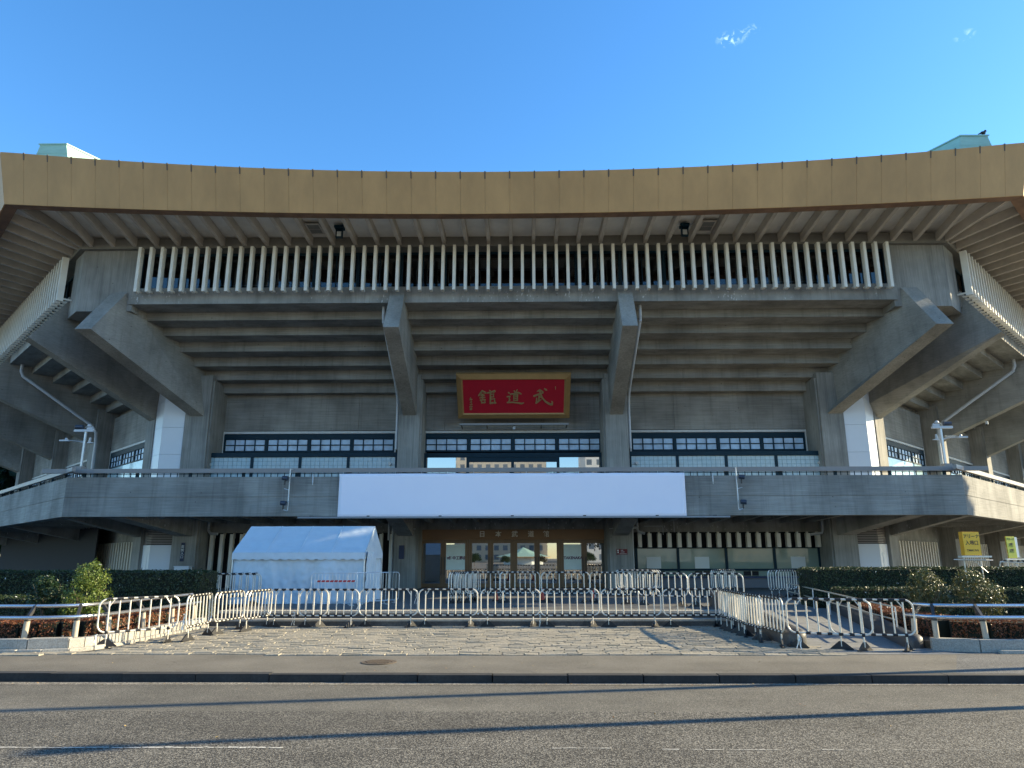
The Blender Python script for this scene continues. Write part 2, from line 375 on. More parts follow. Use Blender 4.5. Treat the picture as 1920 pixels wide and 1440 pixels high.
def empty(name, loc, rz=0, label=None, cat=None, group=None):
    o = bpy.data.objects.new(name, None); C.objects.link(o); o.location = loc; o.rotation_euler.z = rz; o.empty_display_size = .2
    return tag(o, label, cat, group)
def copy_tree(o, parent=None):
    c = o.copy(); C.objects.link(c); c.parent = parent
    for ch in [x for x in bpy.data.objects if x.parent == o]: copy_tree(ch, c)
    return c
def struct(name, mb, m, smooth=False): return tag(mb.build(name, m, smooth=smooth), name.replace('_', ' ') + ' in front of the hall', name.split('_')[-1], kind='structure')

# text as real mesh
def text_mesh(body, size, depth=.004, bold=0, align='CENTER'):
    c = bpy.data.curves.new('lettering', 'FONT'); c.body = body; c.size = size; c.extrude = depth; c.offset = bold
    c.align_x = align; c.align_y = 'CENTER'; c.resolution_u = 3
    o = bpy.data.objects.new('lettering_src', c); C.objects.link(o); bpy.context.view_layer.update()
    dg = bpy.context.evaluated_depsgraph_get(); m = bpy.data.meshes.new_from_object(o.evaluated_get(dg))
    bpy.data.objects.remove(o); return m
def text(name, body, size, m, parent, M, depth=.004, bold=0):
    me = text_mesh(body, size, depth, bold); me.transform(M); me.materials.clear(); me.materials.append(m)
    o = bpy.data.objects.new(name, me); C.objects.link(o); o.parent = parent; return o
def facing(x, y, z, rz=0, tilt=0):          # text plane facing -Y
    return Matrix.Translation((x, y, z)) @ Matrix.Rotation(rz, 4, 'Z') @ Matrix.Rotation(R(90) + tilt, 4, 'X')

# ------------------------------------------------------------------ ground
g = MB().add([(-900, -900, -.03), (900, -900, -.03), (900, 900, -.03), (-900, 900, -.03)], [[0, 1, 2, 3]]); struct('ground', g, M_grnd)
def sheet(name, q, z, m):
    return struct(name, MB().add([(x, y, z) for x, y in q], [list(range(len(q)))]), m)
sheet('road', [(-80, -14), (80, -14), (80, 8.38), (-80, 8.38)], 0, M_as1)
sheet('road_edge_lane', [(-80, 8.38), (80, 8.38), (80, 10.25), (-80, 10.25)], .0, M_as2)
sheet('far_pavement', [(-80, -60), (80, -60), (80, -14), (-80, -14)], -.005, M_as3)
sheet('gutter', [(-80, 10.02), (80, 10.02), (80, 10.2), (-80, 10.2)], .004, asphalt('gutter_grit', (.12, .11, .09), (.42, .38, .31), 75, .45))
# kerb stones along the road
k = MB(); x = -40.0
while x < 40:
    dy = .0 if x > 0 else min(.22, -x * .02)
    k.box(x, x + .985, 10.16 + dy + random.uniform(-.006, .006), 10.34 + dy, -.02, .102 + random.uniform(-.003, .003)); x += 1.0
struct('kerb', k, M_kerb)
pz = lambda y: .1 + .043 * (y - 10.33) / 1.87
for nm_, q_, m_ in (('pavement', [(-80, 10.33), (6.2, 10.33), (7.3, 12.2), (-80, 12.2)], M_as3), ('old_pavement', [(6.2, 10.33), (80, 10.33), (80, 12.2), (7.3, 12.2)], M_as4)):
    struct(nm_, MB().add([(x, y, pz(y)) for x, y in q_], [[0, 1, 2, 3]]), m_)
# worn white line fragments
wl = MB()
def worn(x0, x1, y, wd, dens):
    x = x0
    while x < x1:
        ln = random.uniform(.03, .16)
        if random.random() < dens:
            a = wd * random.uniform(.35, 1); yy = y + random.uniform(-.008, .008) + .01 * math.sin(x * 2)
            wl.add([(x, yy - a / 2, .004), (x + ln, yy - a / 2 + random.uniform(-.006, .006), .004), (x + ln, yy + a / 2, .004), (x, yy + a / 2 + random.uniform(-.006, .006), .004)], [[0, 1, 2, 3]])
        x += ln * .9
worn(-6, -1.75, 6.83, .05, 1); worn(.65, 1.15, 6.83, .03, .85); worn(1.6, 3.2, 6.80, .02, .45); worn(3.2, 6, 6.79, .012, .3); worn(-1.5, .6, 6.83, .008, .35)
struct('road_marking', wl, M_paint)
# paving of irregular stone blocks
sheet('plaza_bedding', [(-9.5, 11.85), (9.5, 11.85), (9.5, 16.95), (-9.5, 16.95)], .128, M_joint)
pv = MB(); y = 11.72
while y < 16.62:
    h = random.uniform(.10, .15); x = -8.0 + random.uniform(0, .3)
    while x < 5.25:
        ln = random.uniform(.22, .52); z = .150 + random.uniform(-.004, .004); tl = random.uniform(-.005, .005); tw = random.uniform(-.003, .004)
        gp = random.uniform(.006, .016); e = .008
        yo = .12 * math.sin(x * .35 + 1) * .3
        a, b, c_, d = x + gp, x + ln - gp, y + gp * .9 + yo, y + h - gp * .9 + yo
        j = lambda: random.uniform(-.008, .008)
        low = [(a - e, c_ - e, .12), (b + e, c_ - e, .12), (b + e, d + e, .12), (a - e, d + e, .12)]
        top = [(a + j(), c_ + j(), z - tl - tw), (b + j(), c_ + j(), z + tl - tw), (b + j(), d + j(), z + tl + tw), (a + j(), d + j(), z - tl + tw)]
        if not (x < -6.75 and y > 12.15) and c_ > 11.82 + .05 * math.sin(x * .9):
            pv.add(low + top, [[4, 5, 6, 7], [0, 1, 5, 4], [1, 2, 6, 5], [2, 3, 7, 6], [3, 0, 4, 7]])
        x += ln
    y += h
struct('plaza_paving', pv, M_stone)
# steps and platform
st = MB()
for (y0, y1, z0, z1) in ((16.64, 16.97, .12, .295), (16.97, 17.35, .26, .44)):
    x = -6.55
    while x < 5.0:
        ln = random.uniform(1.05, 1.3); x1 = min(x + ln, 5.05)
        st.box(x + .003, x1 - .003, y0 + .012, y1, z0, z1 - .045)
        st.mi = 1; st.box(x + .002, x1 - .002, y0, y1, z1 - .044, z1); st.mi = 0  # treads coloured paler to imitate sunlight, risers darker to imitate shade
        x += ln
struct('steps', st, [M_step, M_gran])
tl = MB(); tl.box(-6.55, 5.05, 16.975, 17.34, .441, .446); 
struct('sunlit_edge_strip', tl, M_gran)  # pale strip painted for the sunlit edge of the platform
pf = MB()
x = -6.55
while x < 5.0:
    y = 17.35
    while y < 30.8:
        pf.box(x + .002, x + .598, y + .002, y + .598, .2, .44 + random.uniform(-.001, .001)); y += .6
    x += .6
struct('platform', pf, M_floor)
pf2 = MB(); pf2.box(-40, -6.56, 19.3, 34, .1, .438); pf2.box(5.06, 40, 20.6, 34, .1, .438); pf2.box(-6.56, 5.06, 30.8, 34, .1, .437)
struct('terrace_floor', pf2, M_floor)
# tactile studs along the landing
tc_ = MB(); x = -6.3
while x < 4.9:
    tc_.cyl(x, 17.2, .44, .452, .014, 6); tc_.cyl(x, 17.26, .44, .452, .014, 6); x += .075
struct('tactile_strip', tc_, M_gran)
# planting beds
bed = MB()
bed.hexa([(-40, 12.28), (-7.3, 12.3), (-6.95, 12.7), (-6.8, 13.3), (-6.72, 14.5), (-6.68, 19.3), (-40, 19.3)], 0, .26)
bed.hexa([(7.1, 12.75), (7.5, 12.42), (8.2, 12.3), (40, 12.3), (40, 20.6), (8.2, 20.6)], 0, .26)
struct('planting_bed', bed, M_soil)
def along(path, step):
    pts = [Vector((*q, 0)) if len(q) == 2 else Vector(q) for q in path]; out = []; d = 0
    seg = [(pts[i + 1] - pts[i]).length for i in range(len(pts) - 1)]; tot = sum(seg)
    def at(t):
        for i, s_ in enumerate(seg):
            if t <= s_ or i == len(seg) - 1: return pts[i].lerp(pts[i + 1], max(0, min(1, t / s_)))
            t -= s_
    n = max(1, round(tot / step))
    return [at(tot * i / n) for i in range(n + 1)]
def kerbline(name, path, step, w_, z0, z1, m, jz=.006):
    mb = MB(); P = along(path, step)
    for a, b in zip(P, P[1:]):
        d = (b - a); t = d.normalized(); nn = Vector((-t.y, t.x, 0)); a2 = a + t * .009; b2 = b - t * .009
        zz = z1 + random.uniform(-jz, jz); oo = random.uniform(-.006, .006)
        q = [a2 + nn * oo, b2 + nn * oo, b2 + nn * (w_ + oo), a2 + nn * (w_ + oo)]
        if (q[1] - q[0]).cross(q[2] - q[0]).z < 0: q = q[::-1]
        e = .012; cx = sum((v for v in q), Vector()) / 4
        qq = [(v.x + (cx.x - v.x) / max(.01, (cx - v).length) * e, v.y + (cx.y - v.y) / max(.01, (cx - v).length) * e) for v in q]
        q = [(v.x, v.y) for v in q]
        mb.hexa(q, z0, zz - e); mb.hexa(q, zz - e, zz, qq)
    return struct(name, mb, m)
LK = [(-7.05, 12.33), (-6.86, 12.62), (-6.76, 13.2), (-6.66, 14.4), (-6.62, 16.6)]
kerbline('planter_kerb', [(-30, 12.17), (-7.55, 12.19), (-7.25, 12.24), (-7.05, 12.33)], .62, .17, .1, .345, M_gran)
kerbline('planter_kerb_curve', LK, .26, .17, .1, .335, M_gran)
kerbline('planter_kerb_base', [(-30, 12.08), (-7.5, 12.10), (-6.98, 12.26), (-6.76, 12.6), (-6.66, 13.2), (-6.56, 14.4), (-6.53, 16.55)], .4, .07, .1, .19, M_gran)
kerbline('planter_kerb_right', [(7.05, 12.45), (7.45, 12.24), (8.1, 12.14), (30, 12.12)], .7, .18, .1, .335, M_gran)
kerbline('planter_kerb_right_base', [(7.9, 12.04), (30, 12.03)], .5, .08, .1, .185, M_gran)
# ramp, its walls
rp = MB(); y = 11.95; 
zr = lambda y: .142 if y < 13 else min(.44, .142 + (y - 13) * .0393)
while y < 20.6:
    x0 = 5.2; xr = 6.95 + max(0, y - 13) * .2 + (.4 if y < 12.6 else 0)
    x = x0; off = random.uniform(0, .3)
    while x < xr:
        x1 = min(x + .6 - off, xr); off = 0
        rp.add([(x + .003, y + .003, zr(y)), (x1 - .003, y + .003, zr(y)), (x1 - .003, y + .297, zr(y + .3)), (x + .003, y + .297, zr(y + .3))], [[0, 1, 2, 3]]); x = x1
    y += .3
struct('ramp', rp, M_ramp)
rb = MB().add([(5.0, 11.95, .138), (9.4, 11.95, .138), (9.4, 13, .138), (9.4, 20.6, .435), (5.0, 20.6, .435), (5.0, 13, .138)], [[0, 1, 2, 5], [5, 2, 3, 4]]); struct('ramp_bedding', rb, M_joint)
def rampwall(name, p0, p1, w_, za, zb, label, base=.1):
    """low wall with a rounded top and a bull-nosed end at p0"""
    mb = MB(); a = Vector((*p0, 0)); b = Vector((*p1, 0)); t = (b - a).normalized(); nn = Vector((-t.y, t.x, 0))
    prof = []; r = w_ / 2
    for i in range(9): an = math.pi * i / 8; prof.append((r * math.cos(an), r * .55 * math.sin(an)))
    prof = [(r, None)] + prof + [(-r, None)]
    rings = []
    for s_, zt, sc in [(-.16, za - .10, .35), (-.13, za - .045, .7), (-.07, za - .012, .92), (0, za, 1)] + [((b - a).length, zb, 1)]:
        c = a + t * s_; rings.append([(c.x + nn.x * u * sc, c.y + nn.y * u * sc, (base if h is None else zt - r * .55 + h)) for u, h in prof])
    n = len(prof); b0 = len(mb.v)
    for rg in rings: mb.v += rg
    for i in range(len(rings) - 1):
        for j in range(n - 1): mb.f.append([b0 + i * n + j, b0 + i * n + j + 1, b0 + (i + 1) * n + j + 1, b0 + (i + 1) * n + j]); mb.m.append(0)
    mb.f.append([b0 + j for j in range(n)]); mb.m.append(0); mb.f.append([b0 + (len(rings) - 1) * n + j for j in range(n)][::-1]); mb.m.append(0)
    return tag(mb.build(name, M_grand, smooth=True), label, 'low wall', 'low walls beside the ramp')
rampwall('ramp_wall', (5.07, 13.0), (5.2, 18.7), .32, .44, .82, 'dark granite wall with rounded end between the steps and the ramp')
rampwall('ramp_wall', (6.97, 12.85), (8.5, 20.5), .30, .37, .72, 'dark granite wall with rounded end between the ramp and the red hedge')

# ------------------------------------------------------------------ the hall: root and one octagon face at a time
hall = empty('arena_building', (0, YC, 0), 0, 'octagonal concrete arena with bronze eaves, cream vertical fins and leaning concrete struts', 'building')
OFF = (0, YC, 0)
def part(name, mb, m, k=0, smooth=False, parent=None):
    o = mb.build(name, m, hall if parent is None else parent, smooth=smooth, off=OFF)
    if parent is None: o.rotation_euler.z = k * R(45)
    return o
protos = []
def everyface(name, mb, m, smooth=False):
    o = part(name, mb, m, 0, smooth); protos.append(o); return o
YW = 30.2
HW = lambda Y: (YC - Y) * Q
# balcony
b = MB(); b.band(25.352, 25.6, 3.03, 4.41); b.band(25.33, 25.36, 3.035, 3.695); b.band(25.33, 25.36, 3.712, 4.41)
b.v = [(v[0], v[1] , v[2]) for v in b.v]
everyface('parapet', b, M_ch)
b = MB(); b.band(25.6, YW, 3.22, 3.4); everyface('balcony_slab', b, M_csp)
jo = MB(); x = -14.7
while x < 14.8:
    if min(abs(x - c) for c in (-13, -4.2, 4.25, 13)) > .45: jo.yz([(25.6, 3.22), (25.6, 3.10), (29.0, 2.98), (30.15, 2.98), (30.15, 3.22)], x - .07, x + .07)
    x += .95
everyface('soffit_joist', jo, M_csp)
for s_, xs in ((-1, -4.2), (1, 4.25), (-2, -12.95), (2, 12.97)):
    sh = .0 if abs(s_) == 1 else (.45 if s_ > 0 else -.45)
    f_ = lambda c: (lambda y: xs + c + sh * (28.7 - min(y, 28.7)))
    everyface('balcony_beam', MB().yz([(25.62, 3.22), (25.62, 3.08), (28.76, 2.45), (28.76, 3.22)], f_(-.3), f_(.3)), M_csp)
# handrail along the balcony
b = MB(); a = HW(25.3)
b.box(-a - .88, a + .88, 25.24, 25.36, 4.55, 4.70)
rail0 = everyface('balcony_rail', b, mat('rail_grey_bronze', (.27, .25, .235), .5, noise=.08, nscale=2))
x = -15.2
while x < 15.4: everyface('rail_post', MB().box(x - .05, x + .05, 25.36, 25.43, 4.41, 4.6), M_navy); x += 1.9
b = MB(); x = -15.5; b.box(-15.5, 15.5, 25.455, 25.468, 4.52, 4.545)
while x < 15.5: b.box(x - .012, x + .012, 25.45, 25.47, 4.38, 4.56); x += .24
everyface('rail_infill', b, M_navy)
# columns
cols = [(-13.42, -12.44), (-4.64, -3.77), (3.79, 4.71), (12.51, 13.44)]
for i, (x0, x1) in enumerate(cols):
    b = MB(); b.box(x0, x1, 28.75, YW + .4, .2, 9.0)
    # thin pilaster lip on the inner side of each column
    xi = x1 if i in (0, 1) else x0; sgn = 1 if i in (0, 1) else -1
    b.box(xi + sgn * .003, xi + sgn * .07, 28.85, YW + .4, .2, 8.8)
    everyface('column', b, M_cv)
# struts
lean = [(-13.23, -12.66, -1.93), (-4.46, -3.92, .07), (3.98, 4.52, -.10), (12.79, 13.38, 1.83)]
for x0, x1, dx in lean:
    fa = lambda y, x0=x0, dx=dx: x0 + dx * (28.75 - y) / 5.15
    fb = lambda y, x1=x1, dx=dx: x1 + dx * (28.75 - y) / 5.15
    pts = [(YW + .3, 9.6), (YW + .3, 7.28), (28.75, 7.28), (23.6, 9.38), (24.75, 11.15), (25.2, 11.2)]
    fa2 = lambda y, f=fa: f(min(y, 28.75)); fb2 = lambda y, f=fb: f(min(y, 28.75))
    # keep the inner end straight inside the column
    mb = MB(); mb.yz(pts[:], fa2, fb2); everyface('strut', mb, M_cs)
# raked underside of the seating
zs = [10.69, 10.38, 10.06, 9.67, 9.29, 8.89, 8.47]; ys = [24.8, 25.7, 26.6, 27.5, 28.35, 29.1, 29.75]
poly = [(24.8, 11.31), (24.8, 10.69)]
for i in range(1, 7): poly += [(ys[i], zs[i - 1]), (ys[i], zs[i])]
poly += [(YW, zs[6]), (YW + .5, zs[6]), (YW + .5, 9.6), (26.2, 11.31)]
# cut across in strips so the steps keep the octagon mitre; steps stop a bit before the corner
mb = MB()
for i in range(0, 7):
    y0 = ys[i]; y1 = ys[i + 1] if i < 6 else YW + .4
    a0 = min(HW(y0), 14.35 if i else 99); a1 = min(HW(y1), 14.35 if i else 99)
    if i == 0: a0 = a1 = 13.97
    mb.hexa([(-a0, y0), (a0, y0), (a1, y1), (-a1, y1)], zs[i], zs[i] + .62 + (.0 if i else 0))
everyface('raked_soffit', mb, M_ch)
# board joints on the soffit steps are in the material; spandrel above
mb = MB(); mb.box(-14.05, 14.05, 24.74, 24.798, 10.69, 11.31); mb.box(-13.96, 13.96, 24.82, 25.1, 11.2, 11.32)
everyface('spandrel', mb, M_csp)
# corner piers of the upper wall
for sg in (-1, 1):
    a = HW(24.8); b_ = HW(25.9)
    q = [(sg * 13.95, 24.8), (sg * a, 24.8), (sg * b_, 25.9), (sg * 13.95, 25.9)]
    if sg < 0: q = q[::-1]
    protos.append(part('corner_pier', MB().hexa(q, 10.45, 12.84), M_cv))
front_only_piers = None
# wall between columns: spandrel wall under the soffit
for x0, x1 in ((-12.4, -4.96), (-3.8, 3.82), (4.97, 12.43)):
    e = x0 - .1
    b = MB()
    for j in [q for q in (-6.6, -2.9, .0, 6.9) if x0 < q < x1] + [x1 + .1]: b.box(e, j - .005, YW, YW + .3, 6.91, 8.6); e = j + .005
    everyface('upper_wall', b, M_ch)
for x0, x1 in ((-12.4, -4.96), (-3.8, 3.82), (4.97, 12.43)):
    b = MB(); b.box(x0, x1, YW - .03, YW + .1, 6.78, 6.88)
    b.box(x0, x0 + .06, YW - .028, YW + .1, 3.4, 6.78); b.box(x1 - .06, x1, YW - .028, YW + .1, 3.4, 6.78)
    everyface('window_surround', b, M_lino)
# upper windows, four units to a bay, each unit a frame with eight small panes
wins = []
def window(x0, x1, z0=5.98, z1=6.76, y=YW, nx=4, nz=2, name='window'):
    fr = MB(); t = .05; h0, h1 = z0 + .06, z1 - .22
    fr.box(x0, x1, y - .02, y + .08, h1, z1); fr.box(x0, x1, y - .02, y + .08, z0, h0)
    fr.box(x0, x0 + t * 1.3, y - .02, y + .08, h0, h1); fr.box(x1 - t * 1.3, x1, y - .02, y + .08, h0, h1)
    px0, px1 = x0 + t * 1.3, x1 - t * 1.3; pw = (px1 - px0) / nx; ph = (h1 - h0) / nz
    for i in range(1, nx): fr.box(px0 + pw * i - .02, px0 + pw * i + .02, y - .01, y + .06, h0, h1)
    for i in range(1, nz): fr.box(px0, px1, y - .005, y + .055, h0 + ph * i - .02, h0 + ph * i + .02)
    f = part('window', fr, M_navy); wins.append(f)
    pn = MB()
    for i in range(nx):
        for j in range(nz):
            a = random.uniform(-.012, .012); b_ = random.uniform(-.012, .012)
            X0, X1, Z0, Z1 = px0 + pw * i + .02, px0 + pw * (i + 1) - .02, h0 + ph * j + .02, h0 + ph * (j + 1) - .02
            pn.add([(X0, y + .03 + a, Z0), (X1, y + .03 - a, Z0), (X1, y + .03 - a + b_ * .3, Z1), (X0, y + .03 + a + b_ * .3, Z1)], [[0, 1, 2, 3]])
    q = pn.build('pane', M_pane, f, off=OFF); return f
for x0, x1 in ((-12.34, -5.02), (-3.74, 3.76), (5.03, 12.37)):
    u = (x1 - x0) / 4
    for i in range(4): window(x0 + u * i, x0 + u * (i + 1))
protos += wins
# upper-storey windows behind the fins: dark glass in blue-green frames
def upwin(x0, x1):
    y = 25.15; z0, z1 = 11.32, 12.83; t = .055
    fr = MB(); fr.box(x0, x1, y - .03, y + .06, z0, z0 + .09); fr.box(x0, x1, y - .03, y + .06, z1 - .1, z1)
    fr.box(x0, x0 + t, y - .03, y + .06, z0 + .09, z1 - .1); fr.box(x1 - t, x1, y - .03, y + .06, z0 + .09, z1 - .1)
    fr.box((x0 + x1) / 2 - .018, (x0 + x1) / 2 + .018, y - .01, y + .05, z0 + .09, z1 - .1)
    f = part('gallery_window', fr, M_navy); protos.append(f)
    pn = MB(); pn.box(x0 + t, x1 - t, y + .01, y + .02, z0 + .09, z1 - .1); pn.build('pane', M_glass, f, off=OFF)
for i in range(17): upwin(-13.93 + i * 27.86 / 17 + .006, -13.93 + (i + 1) * 27.86 / 17 - .006)
b = MB(); b.box(-13.9, 13.9, 26.9, 27.0, 11.3, 12.9); b.box(-13.9, 13.9, 25.25, 26.9, 11.3, 11.34)
everyface('gallery_interior', b, M_int)
b = MB(); b.tube([(-13.8, 25.4, 11.66), (13.8, 25.4, 11.66)], .014, 6); b.tube([(-13.8, 25.42, 11.52), (13.8, 25.42, 11.52)], .008, 6)
for i in range(34): b.box(-13.6 + i * .82, -13.6 + i * .82 + .09, 25.5, 25.52, 11.45, 11.72)
everyface('gallery_rail', b, mat('gallery_rail_pale', (.55, .6, .65), .4))
# eave beam, soffit, ribs, fascia
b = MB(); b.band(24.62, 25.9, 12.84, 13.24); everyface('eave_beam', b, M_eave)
def zb(x): return 12.82 + .50 * (x / 17.15) ** 2
def zt(x): return 14.15 + .93 * (x / 17.3) ** 2
RX = .826
def stripsurf(mb, ya, yb, fza, fzb, th, n=42):
    """curved slab between planes ya and yb (mitred), z from functions of the fraction along the edge"""
    A, B = HW(ya), HW(yb)
    for i in range(n):
        u0, u1 = -1 + 2 * i / n, -1 + 2 * (i + 1) / n
        P = []
        for u in (u0, u1):
            P.append(((u * A, ya, fza(u)), (u * B, yb, fzb(u))))
        vs = [P[0][0], P[1][0], P[1][1], P[0][1]]; vs += [(x, y, z + th) for x, y, z in vs]
        mb.add(vs, [[3, 2, 1, 0], [4, 5, 6, 7], [0, 1, 5, 4], [1, 2, 6, 5], [2, 3, 7, 6], [3, 0, 4, 7]])
    return mb
b = MB(); stripsurf(b, 22.25, 25.9, lambda u: zb(u * 17) + .42, lambda u: 13.22, .05); everyface('eave_soffit', b, M_deck)
ribs = []
for i in range(-19, 20):
    x = .03 + i * RX; zo = zb(x)
    b = MB(); yo = 22.25
    b.yz([(24.64, 12.92), (24.64, 13.24), (yo, zo + .46), (yo, zo + .12)], x - .065, x + .065)
    ribs.append((x, part('rib', b, M_rib)))
for sg in (-1, 1):    # diagonal hip ribs into each corner
    a, c_ = HW(22.3), HW(24.64)
    zo = zb(17.1)
    b = MB(); q = [(sg * c_, 24.64), (sg * a, 22.3)]
    t = Vector((q[1][0] - q[0][0], q[1][1] - q[0][1], 0)).normalized(); nn = Vector((-t.y, t.x, 0)) * .06
    vs = []
    for (x, y), z0, z1 in ((q[0], 12.90, 13.24), (q[1], zo + .1, zo + .46)):
        vs += [(x - nn.x, y - nn.y, z0), (x + nn.x, y + nn.y, z0), (x + nn.x, y + nn.y, z1), (x - nn.x, y - nn.y, z1)]
    b.add(vs, [[0, 1, 2, 3], [7, 6, 5, 4], [0, 4, 5, 1], [1, 5, 6, 2], [2, 6, 7, 3], [3, 7, 4, 0]])
    if sg > 0: everyface('hip_rib', b, M_rib)
    else: part('hip_rib', b, M_rib)
# fascia: sheets with open joints
b = MB(); xs = [-17.15] + [.03 + RX * i for i in range(-20, 21)] + [17.15]
yo, yi = 22.0, 22.04
for x0, x1 in zip(xs, xs[1:]):
    g_ = .003
    a, c_ = x0 + g_, x1 - g_
    aa, cc = (HW(yo) / 17.15 * a, HW(yo) / 17.15 * c_)
    ta, tc2 = (aa * 1.0086 if abs(x0) > 17 else aa), (cc * 1.0086 if abs(x1) > 17 else cc)
    vs = [(aa, yo, zb(aa)), (cc, yo, zb(cc)), (tc2, yo - .38, zt(cc)), (ta, yo - .38, zt(aa))]
    vs += [(x, y + .04, z) for x, y, z in vs]
    b.add(vs, [[0, 1, 2, 3], [7, 6, 5, 4], [0, 4, 5, 1], [1, 5, 6, 2], [2, 6, 7, 3], [3, 7, 4, 0]])
fas = everyface('fascia', b, M_gold)
b = MB()
for x0, x1 in zip(xs, xs[1:]):
    b.add([(x0, 22.045, zb(x0) + .01), (x1, 22.045, zb(x1) + .01), (x1 * (1.006 if abs(x1) > 17 else 1), 21.67, zt(x1) - .01), (x0 * (1.006 if abs(x0) > 17 else 1), 21.67, zt(x0) - .01), (x0 * .99, 22.4, zb(x0) + .01), (x1 * .99, 22.4, zb(x1) + .01), (x1, 22.3, zt(x1) - .01), (x0, 22.3, zt(x0) - .01)],
          [[0, 1, 2, 3], [0, 4, 5, 1], [2, 6, 7, 3], [7, 6, 5, 4]])
everyface('fascia_lip', b, M_golde)
b = MB()
for x0, x1 in zip(xs, xs[1:]):
    e0, e1 = (x0 * 1.006 if abs(x0) > 17 else x0), (x1 * 1.006 if abs(x1) > 17 else x1)
    b.add([(x0, 22.042, zb(x0) + .02), (x1, 22.042, zb(x1) + .02), (e1, 21.664, zt(x1) - .02), (e0, 21.664, zt(x0) - .02)], [[0, 1, 2, 3]])
everyface('fascia_seam', b, mat('fascia_seam_highlight', (.85, .6, .36), .6))  # pale backing colour stands in for highlights along the panel joints
for x0 in xs[1:-1]:
    z_ = zt(x0); x1 = x0
    b = MB().add([(x1 - .02, 21.665, z_ - .22), (x1 + .02, 21.665, z_ - .22), (x1 + .02, 21.60, z_ + .02), (x1 - .02, 21.60, z_ + .02), (x1 - .02, 21.70, z_ - .22), (x1 + .02, 21.70, z_ - .22), (x1 + .02, 21.64, z_ + .02), (x1 - .02, 21.64, z_ + .02)],
        [[0, 1, 2, 3], [7, 6, 5, 4], [0, 4, 5, 1], [1, 5, 6, 2], [2, 6, 7, 3], [3, 7, 4, 0]])
    b.build('clip', M_clip, fas, off=OFF)
# roof and its corner ridges
b = MB()
for i in range(24):
    u0, u1 = -1 + i / 12, -1 + (i + 1) / 12; A = HW(21.7); B = HW(50)
    b.add([(u0 * A, 21.7, zt(u0 * A) - .03), (u1 * A, 21.7, zt(u1 * A) - .03), (u1 * B, 50, 22), (u0 * B, 50, 22)], [[0, 1, 2, 3]])
everyface('roof', b, M_teal)
def ridge(sg):
    mb = MB(); q = R(22.5); t = Vector((-sg * math.sin(q), math.cos(q), 0)); nn = Vector((1, 0, 0))
    c0 = Vector((sg * 17.63, 22.0, 0)) + t * 1.72; prof = [(-.95, 14.6), (-.49, 16.56), (.49, 16.56), (.95, 14.6)]
    rg = []
    for s_, dz in ((0, 0), (24, 1.5)):
        c = c0 + t * s_; rg.append([(c.x + nn.x * u, c.y + nn.y * u, z + dz) for u, z in prof])
    mb.add(rg[0] + rg[1], [[0, 1, 2, 3], [7, 6, 5, 4], [0, 4, 5, 1], [1, 5, 6, 2], [2, 6, 7, 3]])
    c = c0 - t * .03
    A_ = [(c.x - .53, c.y, 16.56), (c.x + .53, c.y, 16.56), (c.x + .53 + t.x * 24, c.y + t.y * 24, 18.06), (c.x - .53 + t.x * 24, c.y + t.y * 24, 18.06)]
    mb.add(A_ + [(x, y, z + .05) for x, y, z in A_], [[0, 3, 2, 1], [4, 5, 6, 7], [0, 1, 5, 4], [1, 2, 6, 5], [3, 7, 6, 2], [0, 4, 7, 3]])
    for zz in (15.5, 15.85, 16.2):
        wd = .95 - (zz - 14.6) * .235
        mb.add([(c0.x - wd, c0.y - .012, zz), (c0.x + wd, c0.y - .012, zz), (c0.x + wd, c0.y - .012, zz + .018), (c0.x - wd, c0.y - .012, zz + .018)], [[0, 1, 2, 3]])
        for s2 in (-1, 1):
            e = c0 + Vector((s2 * (wd + .01), 0, 0))
            mb.add([(e.x, e.y, zz), (e.x + t.x * 10, e.y + t.y * 10, zz + .62), (e.x + t.x * 10, e.y + t.y * 10, zz + .64), (e.x, e.y, zz + .018)], [[0, 1, 2, 3]])
    return part('roof_ridge', mb, M_teal)
ridge(-1); ridge(1)

# copies of the shared parts for the neighbouring faces
allp = list(protos)
for k in (-1, 1, -2, 2):
    for o in allp:
        if o.name.startswith('corner_pier'): continue
        if abs(k) == 2 and o.name.split('.')[0] in ('window', 'gallery_window', 'gallery_rail', 'soffit_joist', 'rail_post', 'window_surround', 'clip'): continue
        c = copy_tree(o, hall); c.rotation_euler.z = k * R(45)
        if o.name.split('.')[0] in ('upper_wall', 'window', 'window_surround'):      # shallower reveals on the side faces
            c.location.x += .7 * math.sin(R(45 * k)); c.location.y -= .7 * math.cos(R(45 * k))
        if o.name.startswith('balcony_rail'): c.location.z = -.004
        if o.name.startswith('balcony_slab') or o.name.startswith('eave_beam'): c.location.z = -.001
# the side faces' share of the corner piers is narrower
for k in (-1, 1):
    sg = -k; a = HW(24.8); b_ = HW(25.9)
    q = [(sg * 14.8, 24.8), (sg * a, 24.8), (sg * b_, 25.9), (sg * 14.8, 25.9)]
    if sg < 0: q = q[::-1]
    part('corner_pier', MB().hexa(q, 10.45, 12.84), M_cv, k)
    # beyond that the side glazing and spandrel run right up to the pier
    x0, x1 = sorted((sg * 13.97, sg * 14.8))
    part('spandrel', MB().box(x0, x1, 24.742, 24.9, 10.69, 11.31), M_csp, k)
    f = MB(); f.box(x0, x1, 25.12, 25.2, 11.32, 12.83); part('gallery_window', f, M_navy, k)
